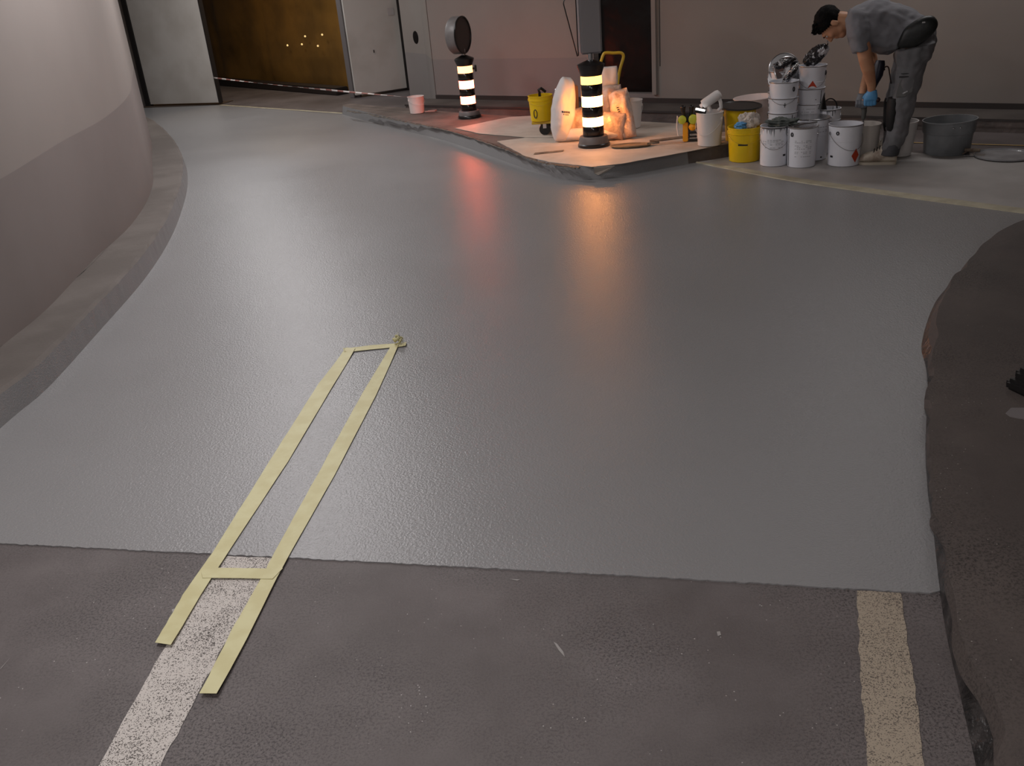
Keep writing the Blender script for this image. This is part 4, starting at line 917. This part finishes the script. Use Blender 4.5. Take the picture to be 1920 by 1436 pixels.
# big grey tub, trowel, clear lid
p = at(1773, 294, .165); t = thing('mixing_tub', 'large round grey mixing tub standing right of the worker', 'tub', p, facing(p))
bm = bmesh.new(); lathe(bm, [(.150, 0), (.155, .006), (.166, .145), (.173, .147), (.175, .157), (.179, .222), (.184, .225), (.184, .235), (.176, .235), (.150, .01), (.001, .01)], 48)
for v in bm.verts:
    if v.co.z > .14: v.co.z += .045*v.co.x*(v.co.z-.14)/.11*1.2
obj('tub_body', bm, TUBM, t)
bm = bmesh.new(); ball(bm, (.03, -.181, .200), (.010, .005, .005)); ball(bm, (.075, -.166, .203), (.007, .005, .005)); obj('wet_drips', bm, GALV, t)
p = G(1885, 292, .012); t = thing('clear_lid', 'thin translucent round lid lying on the paper right of the tub', 'lid', p)
bm = bmesh.new(); lathe(bm, [(.19, 0), (.20, .004), (.20, .014), (.195, .014), (.188, .005), (.001, .005)], 48); obj('lid_disc', bm, mat('milky_film', (150, 150, 152), .15, mix=(130, 130, 132), mscale=6), t)
p = G(1822, 291, .012); t = thing('steel_trowel', 'steel trowel lying between the grey tub and the clear lid', 'trowel', p, facing(p)-.15)
bm = bmesh.new(); box(bm, (.02, 0, .004), (.13, .07, .003)); obj('blade', bm, GALV, t)
bm = bmesh.new(); tube(bm, [(-.06, .0, .006), (-.03, .0, .03), (-.02, 0, .035)], .006, 8); tube(bm, [(-.05, 0, .035), (.05, 0, .037)], .012, 10); obj('grip', bm, BROWN, t)

# rubber foot at the right frame edge
p = G(1944, 752, .105); t = thing('rubber_post_foot', 'black rubber post foot on the dark walkway at the right edge', 'post foot', p, .3)
bm = bmesh.new(); box(bm, (.05, .05, .02), (.14, .14, .04), 0, .012); obj('foot_block', bm, BLK, t)
bm = bmesh.new(); box(bm, (.06, .06, .05), (.11, .11, .05), 0, .015); obj('upper_block', bm, BLK, t)
bm = bmesh.new(); box(bm, (.06, .003, .062), (.09, .004, .006)); obj('edge_trim', bm, GREYP, t)
bm = bmesh.new(); pts = [G(x, y, .1) for x, y in ((1885, 778), (1895, 768), (1921, 768), (1935, 775), (1935, 790), (1910, 788), (1893, 784))]; poly(bm, pts, .107, .002)
tag(obj('mortar_patch', bm, mat('pale_mortar', (112, 106, 106), .8), None, False), 'pale mortar patch in front of the black rubber post foot', 'patch')

# ================================================================== WORKER
O = G(1655, 301, .008); fzM = facing(O)
man = thing('person', 'person in grey shirt and work trousers bending over a bucket, holding a mixer', 'person', O, fzM)
RM = Matrix.Rotation(fzM, 3, 'Z'); ax = RM @ Vector((1, 0, 0)); ay = RM @ Vector((0, 1, 0))
def Lp_(px, py, dy=0.):
    v = _d + RR*((px-960)/F) + UU*((718-py)/F)
    k = ((O-CAM).dot(ay)+dy)/v.dot(ay); w = CAM+v*k-O
    return Vector((w.dot(ax), dy, w.z))
def ring2(top, bot, hd, dy=0.):
    a = Lp_(*top, dy); b = Lp_(*bot, dy); return ((a+b)/2, (a-b)/2, Vector((0, hd, 0)))
def limb(bm, pts):
    for (a, ra), (b, rb_) in zip(pts, pts[1:]): cap(bm, a, ra, b, rb_)
# --- body (skin): head, neck, trunk, arms, hands, legs
bm = bmesh.new()
hc = Lp_(1560, 45, 0); RH = Matrix((Vector((0, -1, 0)), Vector((.14, 0, .99)), Vector((-.99, 0, .14)))).transposed()
RH = Matrix.Rotation(math.radians(2), 3, 'Z') @ RH
def hp3(x, y, z): return hc + RH @ Vector((x, y, z))       # x side, -y face, z crown
def hball(x, y, z, sx_, sy_, sz_, R=None): ball(bm, hp3(x, y, z), (sx_, sy_, sz_), RH if R is None else RH @ R, 18)
hball(0, .018, .03, .074, .092, .080)          # skull
hball(0, -.030, -.005, .060, .062, .082)       # face mass
hball(0, -.052, -.078, .036, .034, .030)       # chin
hball(0, -.012, -.060, .054, .056, .040)       # jaw
hball(0, -.078, .036, .046, .016, .014)        # brow
for s in (-1, 1):
    hball(s*.040, -.062, -.012, .020, .022, .022)
    hball(s*.076, .014, -.018, .010, .020, .030)  # ears
    hball(s*.079, .020, -.008, .006, .014, .016)
cap(bm, hp3(0, -.084, .026), .009, hp3(0, -.106, -.014), .013)
hball(0, -.096, -.018, .017, .010, .009)
hball(0, -.084, -.044, .024, .010, .006); hball(0, -.082, -.056, .021, .010, .007)
cap(bm, hp3(0, .03, -.045), .058, Lp_(1604, 42, 0), .062)
cap(bm, Lp_(1604, 42), .062, Lp_(1616, 45), .08)
loft(bm, [ring2((1606, 18), (1604, 70), .14), ring2((1640, 8), (1634, 84), .165), ring2((1670, 12), (1660, 88), .15), ring2((1712, 34), (1690, 92), .15), ring2((1735, 60), (1696, 98), .13)])
SHn, SHf = -.175, .165
An = [(Lp_(1613, 50, SHn), .058), (Lp_(1622, 108, SHn-.01), .045), (Lp_(1627, 126, -.165), .045), (Lp_(1634, 158, -.115), .031), (Lp_(1634, 170, -.10), .026)]
limb(bm, An)
Af = [(Lp_(1614, 50, SHf), .056), (Lp_(1634, 112, .19), .042), (Lp_(1629, 136, .15), .040), (Lp_(1619, 168, .06), .029), (Lp_(1617, 178, .045), .026)]
limb(bm, Af)
def hand(bm, wrist, knuck, xs, back_y, bar, side, rad=.0098):
    """palm on the back_y side of the bar (a rod along x); fingers go under and up behind it"""
    w = Vector(wrist); k = Vector(knuck)
    loft(bm, [(w, Vector((.027, 0, 0)), Vector((0, .020, 0))), (w.lerp(k, .35), Vector((.036, 0, 0)), Vector((0, .021, 0))), (w.lerp(k, .8), Vector((.042, 0, 0)), Vector((0, .018, 0))), (k, Vector((.041, 0, 0)), Vector((0, .014, 0)))], 16)
    s = -1 if back_y < 0 else 1
    for i, (fx, ln_) in enumerate(zip(xs, (.9, 1.0, .95, .78))):
        p0 = Vector((k.x+fx, k.y, k.z+.004)); R0 = .026*ln_
        p1 = Vector((k.x+fx, bar.y+s*.020, bar.z-.020*ln_)); p2 = Vector((k.x+fx, bar.y-s*.012, bar.z-.026*ln_)); p3 = Vector((k.x+fx, bar.y-s*.027, bar.z-.004)); p4 = Vector((k.x+fx, bar.y-s*.020, bar.z+.014*ln_))
        limb(bm, [(p0, rad*1.12), (p1, rad*1.05), (p2, rad), (p3, rad*.92), (p4, rad*.85)])
    tb = w.lerp(k, .30)+Vector((side*.030, -s*.004, 0)); t1 = tb+Vector((side*.018, -s*.016, -.022)); t2 = Vector((t1.x-side*.002, bar.y-s*.022, bar.z+.004)); t3 = Vector((t1.x-side*.020, bar.y-s*.030, bar.z-.006))
    limb(bm, [(tb, .014), (t1, .0115), (t2, .0105), (t3, .009)])
barN = Lp_(1632, 189, -.075); wN = Lp_(1635, 172, -.10); kN = Lp_(1632, 187.5, -.105)
bar0 = Lp_(1608, 193.5, -.03); bar1 = Lp_(1646, 187, -.10)
def onbar(x): 
    s = (x-bar0.x)/(bar1.x-bar0.x); return bar0.lerp(bar1, s)
hand(bm, wN, kN, (-.030, -.010, .010, .029), -1, onbar(kN.x), -1)
kF = Lp_(1616, 193, .005); wF = Lp_(1617, 178, .03); 
hand(bm, wF, kF, (.029, .010, -.010, -.030), 1, onbar(kF.x), 1)
nl = [((1718, 84), .080, -.09), ((1699, 160), .056, -.105), ((1694, 180), .050, -.105), ((1684, 225), .046, -.105), ((1671, 278), .036, -.105)]
limb(bm, [(Lp_(*p, dy), r) for p, r, dy in nl])
fl_ = [((1712, 86), .080, .09), ((1692, 158), .056, .115), ((1688, 178), .050, .115), ((1679, 220), .046, .115), ((1670, 262), .036, .115)]
limb(bm, [(Lp_(*p, dy), r) for p, r, dy in fl_])
obj('body', bm, SKIN, man, rem=.006)
# eyes, brows
for s in (-1, 1):
    bm = bmesh.new(); ball(bm, hp3(s*.030, -.080, .016), (.013, .008, .007), RH, 12); obj('eye', bm, mat('eye_white', (190, 184, 180), .3) if s < 0 else bpy.data.materials['eye_white'], man)
    bm = bmesh.new(); ball(bm, hp3(s*.031, -.089, .034), (.018, .006, .005), RH, 10); obj('eyebrow', bm, HAIR, man)
# hair: cap with swept front tuft
bm = bmesh.new()
vs = ball(bm, (0, 0, 0), (1, 1, 1), seg=48); keep = {}
for v in vs:
    c = v.co.copy(); w = Vector((c.x*.081, c.y*.101+.020, c.z*.090+.034))
    w += c*(noise.noise(c*4)*.006 + noise.noise(c*11)*.005)
    line = -.030-(w.y-.02)*(.98 if w.y < .02 else .75)
    v.co = w; keep[v] = w.z >= line + .006*noise.noise(c*20)
bmesh.ops.delete(bm, geom=[v for v in vs if not keep[v]], context='VERTS')
for v in bm.verts:
    if v.co.y < -.035 and v.co.z > .05: v.co += Vector((0, -.004, .002))*min(1, (-.035-v.co.y)/.03)
    v.co = hc + RH @ v.co
for k in range(60):
    a = random.uniform(-.06, .06); b0 = hp3(a, -.045+random.uniform(-.02, .06), .098+random.uniform(-.02, .012)); b1 = b0 + RH @ Vector((random.uniform(-.008, .008), -.010, .008)); b2 = b1 + RH @ Vector((random.uniform(-.006, .006), -.004-.010*random.random(), .003+.012*random.random()))
    tube(bm, [b0, b1, b2], [.006, .0035, .0008], 6)
q = obj('hair', bm, HAIR, man); md = q.modifiers.new('thickness', 'SOLIDIFY'); md.thickness = .012; md.offset = -1
# shirt
bm = bmesh.new()
loft(bm, [ring2((1588, 24), (1586, 52), .070), ring2((1593, 17), (1590, 66), .115), ring2((1603, 11), (1600, 80), .175), ring2((1618, 4), (1614, 88), .205), ring2((1640, -3), (1634, 96), .212),
          ring2((1662, -1), (1650, 101), .20), ring2((1688, 7), (1664, 102), .188), ring2((1712, 18), (1676, 97), .182), ring2((1732, 29), (1684, 90), .178), ring2((1744, 36), (1689, 84), .172)], 28)
for dy, sg in ((SHn, -1), (SHf, 1)):
    sh = [(Lp_(1609, 40, dy+.03*-sg), .085), (Lp_(1611, 62, dy), .082), (Lp_(1615, 96, dy+.01*sg), .061)]
    limb(bm, sh[:2]); a, ra = sh[1]; b, rb_ = sh[2]
    d = (b-a).normalized(); u_ = Vector((d.z, 0, -d.x)).normalized(); 
    loft(bm, [(a, u_*ra, Vector((0, ra*.85, 0))), (a.lerp(b, .5), u_*.073, Vector((0, .066, 0))), (b, u_*.060, Vector((0, .060, 0)))], 20)
obj('shirt', bm, SHIRT, man, rem=.009, folds=(.085, .030))
# trousers
bm = bmesh.new()
loft(bm, [ring2((1740, 38), (1687, 84), .165), ring2((1750, 42), (1683, 93), .172), ring2((1756, 56), (1679, 100), .178), ring2((1757, 76), (1677, 110), .178), ring2((1749, 100), (1680, 116), .165)], 28)
def leg(bm, R_, dy, hd):
    loft(bm, [ring2((x1+2.5, y), (x0-2.5, y2), h+.006, dy) for (x0, y2, x1, y), h in zip(R_, hd)], 24)
leg(bm, [(1680, 96, 1754, 76), (1681, 112, 1748, 100), (1684, 122, 1735, 118), (1682, 145, 1728, 141), (1678, 168, 1722, 164), (1672, 190, 1715, 188), (1669, 215, 1709, 212), (1665, 250, 1701, 248), (1656, 272, 1692, 268), (1656, 281, 1686, 276)], -.105, (.105, .10, .092, .085, .080, .078, .078, .075, .072, .072))
leg(bm, [(1679, 98, 1750, 80), (1677, 112, 1738, 104), (1676, 122, 1722, 119), (1671, 146, 1716, 142), (1667, 170, 1712, 166), (1663, 184, 1704, 186), (1661, 210, 1700, 210), (1661, 244, 1690, 244), (1657, 260, 1686, 260), (1655, 276, 1684, 276)], .115, (.105, .10, .090, .085, .080, .078, .074, .070, .068, .068))
obj('trousers', bm, TROU, man, rem=.009, folds=(.065, .026))
bm = bmesh.new()
loft(bm, [ring2((1697, 262), (1660, 265), .080, -.105), ring2((1689, 276), (1655, 276), .082, -.105), ring2((1685, 291), (1648, 289), .078, -.105)], 22)
obj('trouser_cuff', bm, HEMM, man, rem=.007)
for dy, c, sc in ((-.115, (1670, 213), 1.0), (.12, (1664, 206), .9)):
    bm = bmesh.new(); a = Lp_(c[0]+4, 183, dy); b = Lp_(c[0]-2, 244, dy)
    d = (b-a).normalized(); n_ = Vector((-abs(d.z), 0, 0)).normalized()
    loft(bm, [(a, Vector((.040, 0, 0)), Vector((0, .055, 0))), (a.lerp(b, .12), Vector((.046, 0, 0)), Vector((0, .066, 0))), (a.lerp(b, .5), Vector((.042, 0, 0)), Vector((0, .070, 0))), (a.lerp(b, .85), Vector((.036, 0, 0)), Vector((0, .062, 0))), (b, Vector((.028, 0, 0)), Vector((0, .050, 0)))], 20)
    for v in bm.verts: v.co.x += .010
    q = obj('knee_pad', bm, mat('black_cordura', (20, 19, 20), .7) if dy < 0 else bpy.data.materials['black_cordura'], man)
# thigh flap pocket
bm = bmesh.new()
a = [Lp_(1688, 150, -.19), Lp_(1714, 150, -.19), Lp_(1710, 172, -.19), Lp_(1696, 181, -.19), Lp_(1679, 182, -.18)]
vs = [bm.verts.new(p) for p in a]; bm.faces.new(vs); r_ = bmesh.ops.extrude_face_region(bm, geom=bm.faces[:]); 
for v in r_['geom']:
    if isinstance(v, bmesh.types.BMVert): v.co.y += .06
obj('thigh_pocket', bm, mat('pocket_cloth', (104, 104, 103), .85), man)
bm = bmesh.new(); box(bm, Lp_(1695, 144, -.197), (.062, .004, .009), 0, .001); box(bm, Lp_(1697, 138, -.197), (.05, .004, .004)); obj('cloth_mark', bm, INK, man)
bm = bmesh.new(); box(bm, Lp_(1697, 173, -.20), (.035, .004, .009), rot=Matrix.Rotation(-.5, 3, 'Y')); obj('reflective_tab', bm, GALV, man)
# waist pouch + strap
bm = bmesh.new(); pc = Lp_(1719, 62, -.18); dr_ = (Lp_(1751, 40, -.185)-Lp_(1686, 86, -.185)).normalized(); Rp = Matrix((dr_, Vector((0, 1, 0)), dr_.cross(Vector((0, 1, 0))))).transposed()
vs = ball(bm, (0, 0, 0), (1, 1, 1), seg=28)
for v in vs:
    x, y, z = v.co; e = lambda q, k: math.copysign(abs(q)**k, q)
    w = Vector((e(x, .9)*.136, e(y, .7)*.05, e(z, .8)*.074*(1.0 if x > -.3 else max(.35, 1+(x+.3)*.8)))); v.co = pc + Rp @ w
obj('waist_pouch', bm, mat('black_pouch', (26, 28, 28), .45, bump=.3, bscale=20, bdist=.01), man)
bm = bmesh.new()
loft(bm, [ring2((1741, 33), (1683, 83), .183), ring2((1749, 38), (1688, 90), .186)], 28); obj('waist_strap', bm, BLK, man)
bm = bmesh.new(); box(bm, Lp_(1732, 42, -.235), (.02, .006, .008), 0, .001); box(bm, Lp_(1751, 56, -.20), (.006, .006, .02), 0, .001); obj('buckle', bm, GALV, man)
# shoes
def shoe(heel, toe, dy, zfloor=0., wd=.047):
    a = Lp_(*heel, dy); b = Lp_(*toe, dy); a.z = b.z = zfloor; L = (a-b).length; u = (a-b).normalized(); 
    bm = bmesh.new(); prof = [(0, .018, .55), (.04, .045, .78), (.15, .062, .96), (.30, .072, 1.04), (.45, .085, 1.0), (.58, .112, .88), (.72, .118, .80), (.90, .108, .82), (.97, .09, .70), (1.0, .06, .5)]
    loft(bm, [(b+u*L*s+Vector((0, 0, .014+hh/2)), Vector((0, wd*k, 0)), Vector((0, 0, hh/2))) for s, hh, k in prof], 20); q = obj('shoe', bm, SHOEM, man)
    bm = bmesh.new()
    n_ = 20; out = [(0, .5), (.05, .8), (.16, .98), (.3, 1.06), (.48, .98), (.65, .84), (.85, .84), (.96, .72), (1, .45)]
    A_ = [b+u*L*s+Vector((0, wd*k*1.05, 0)) for s, k in out]; B_ = [b+u*L*s-Vector((0, wd*k*1.05, 0)) for s, k in out]
    P_ = A_+B_[::-1]; tp = [bm.verts.new(p+Vector((0, 0, .019))) for p in P_]; bo = [bm.verts.new(p+Vector((0, 0, .001))) for p in P_]
    for i in range(len(P_)): j = (i+1) % len(P_); bm.faces.new((tp[i], tp[j], bo[j], bo[i]))
    bm.faces.new(tp); bm.faces.new(bo); s_ = obj('sole', bm, SOLE, q)
    bm = bmesh.new()
    for k in range(4):
        c_ = b+u*L*(.38+.07*k); zz = .014+.085+.010*k
        tube(bm, [c_+Vector((0, -.028, zz-.012)), c_+Vector((.004, 0, zz+.008)), c_+Vector((0, .028, zz-.012))], .003, 6)
    obj('laces', bm, BLK, q)
shoe((1681, 303), (1610, 303), -.105); shoe((1676, 286), (1612, 286), .125)
# gloves (over both hands)
for nm, w, k, xs, by, sd in (('glove', wN, kN, (-.030, -.010, .010, .029), -1, -1), ('glove', wF, kF, (.029, .010, -.010, -.030), 1, 1)):
    bm = bmesh.new(); hand(bm, w, k, xs, by, onbar(k.x), sd, .0128)
    top = w + (w-k).normalized()*.012
    loft(bm, [(top, Vector((.031, 0, 0)), Vector((0, .029, 0))), (w, Vector((.033, 0, 0)), Vector((0, .027, 0))), (w.lerp(k, .4), Vector((.041, 0, 0)), Vector((0, .026, 0))), (w.lerp(k, .8), Vector((.046, 0, 0)), Vector((0, .023, 0))), (k, Vector((.045, 0, 0)), Vector((0, .018, 0)))], 18)
    q = obj(nm, bm, BLUE if by < 0 else mat('grey_blue_glove', (112, 116, 122), .5), man, rem=.0045)
    if by < 0: q['label'] = 'light blue nitrile glove'
# mixer (held, its own thing)
mx_ = thing('hand_mixer', 'dark electric hand mixer with a thin steel shaft reaching into the pale bucket', 'mixer', O, fzM)
bm = bmesh.new(); tube(bm, [bar0, bar1], .0135, 12); obj('grip_bar', bm, BLK, mx_)
bm = bmesh.new(); ball(bm, bar1, (.017, .017, .017)); ball(bm, bar0, (.02, .014, .014)); obj('grip_end', bm, mat('maroon_grip', (48, 26, 28), .5), mx_)
bm = bmesh.new(); m0 = Lp_(1651, 113, .03); m1 = Lp_(1646, 140, .02); m2 = Lp_(1628, 178, .0)
tube(bm, [m0, m0.lerp(m1, .3), m1, m1.lerp(m2, .4), m2], [.028, .036, .034, .028, .024], 16); obj('motor_body', bm, NAVY, mx_)
bm = bmesh.new(); tube(bm, [Lp_(1619, 196, -.01), Lp_(1620, 208, -.01), Lp_(1619, 221, -.01), Lp_(1618.5, 226, -.01)], [.022, .020, .014, .006], 14); tube(bm, [m2, Lp_(1621, 190, -.01), Lp_(1619, 198, -.01)], .022, 12); obj('gearbox', bm, mat('dull_grey_alloy', (104, 104, 100), .5, metal=.4), mx_)
bm = bmesh.new(); tube(bm, [Lp_(1618.5, 224, -.01), Lp_(1618.5, 258, -.01)], .0065, 10); obj('shaft', bm, GALV, mx_)
bm = bmesh.new(); tube(bm, [Lp_(1650, 130, .03), Lp_(1659, 127, .03)], [.022, .016], 10); obj('cable_boot', bm, BLK, mx_)
bm = bmesh.new(); tube(bm, crom([Lp_(1657, 128, .03), Lp_(1662, 124.5, .03), Lp_(1666, 127, .03), Lp_(1668, 138, .04), Lp_(1670, 152, .05), Lp_(1676, 200, .30), Lp_(1680, 270, .38), Lp_(1685, 282, .45)], 5), .0045, 8); obj('power_cable', bm, mat('brown_cable', (58, 40, 38), .6), mx_)

# ================================================================== LIGHTS (ceiling fittings, some added as unseen fill)
def fitting(x, y, rz, power, col=(1, .93, .88), L=1.3, Wd=.16):
    t = thing('ceiling_light', 'long fluorescent ceiling light above the ramp, unseen, placed for floor glare and fill', 'ceiling light', (x, y, H), rz, 'fluorescent ceiling lights')
    bm = bmesh.new(); box(bm, (0, 0, -.03), (L+.1, .2, .06), 0, .01); obj('light_housing', bm, GREYP, t)
    ld = bpy.data.lights.new('tube_lamp', 'AREA'); ld.shape = 'RECTANGLE'; ld.size = L; ld.size_y = Wd; ld.energy = power; ld.color = col
    lo = bpy.data.objects.new('tube_lamp', ld); C.objects.link(lo); lo.parent = t; lo.location = (0, 0, -.07)
fitting(-3.0, 11.8, 1.9, 50, (1, .98, .98))
fitting(-1.85, 8.4, 1.75, 54, (1, .97, .97))
fitting(-1.6, 5.6, 1.65, 42, (1, .96, .97))
fitting(-1.3, 2.4, 1.57, 38, (1, .96, .96))
fitting(-.4, -.8, 1.57, 60, (1, .96, .95))  # added behind the viewer to fill the near floor
fitting(-.2, -3.8, 1.57, 60, (1, .95, .94))  # second unseen fill lamp, added further behind the viewer
fitting(3.3, 7.2, -.65, 17, (1, .96, .95))  # added fill lamp for the large paper and the wall near the worker
# sodium lamp in the tunnel behind the doors
t = thing('tunnel_light', 'warm ceiling light in the tunnel behind the doors, outside the picture', 'ceiling light', (-3.1, 14.2, H), -.35)
bm = bmesh.new(); box(bm, (0, 0, -.03), (.9, .2, .06), 0, .01); obj('light_housing', bm, GREYP, t)
ld = bpy.data.lights.new('warm_lamp', 'AREA'); ld.shape = 'RECTANGLE'; ld.size = .8; ld.size_y = .15; ld.energy = 12; ld.color = (1, .70, .36)
lo = bpy.data.objects.new('warm_lamp', ld); C.objects.link(lo); lo.parent = t; lo.location = (0, 0, -.07)
w = bpy.data.worlds.new('World'); bpy.context.scene.world = w; w.use_nodes = True
w.node_tree.nodes['Background'].inputs[0].default_value = (.9, .85, .85, 1); w.node_tree.nodes['Background'].inputs[1].default_value = .02

sc = bpy.context.scene
sc.view_settings.view_transform = 'Standard'; sc.view_settings.look = 'None'; sc.view_settings.gamma = 1; sc.view_settings.use_curve_mapping = False
sc.view_settings.exposure = 0.0
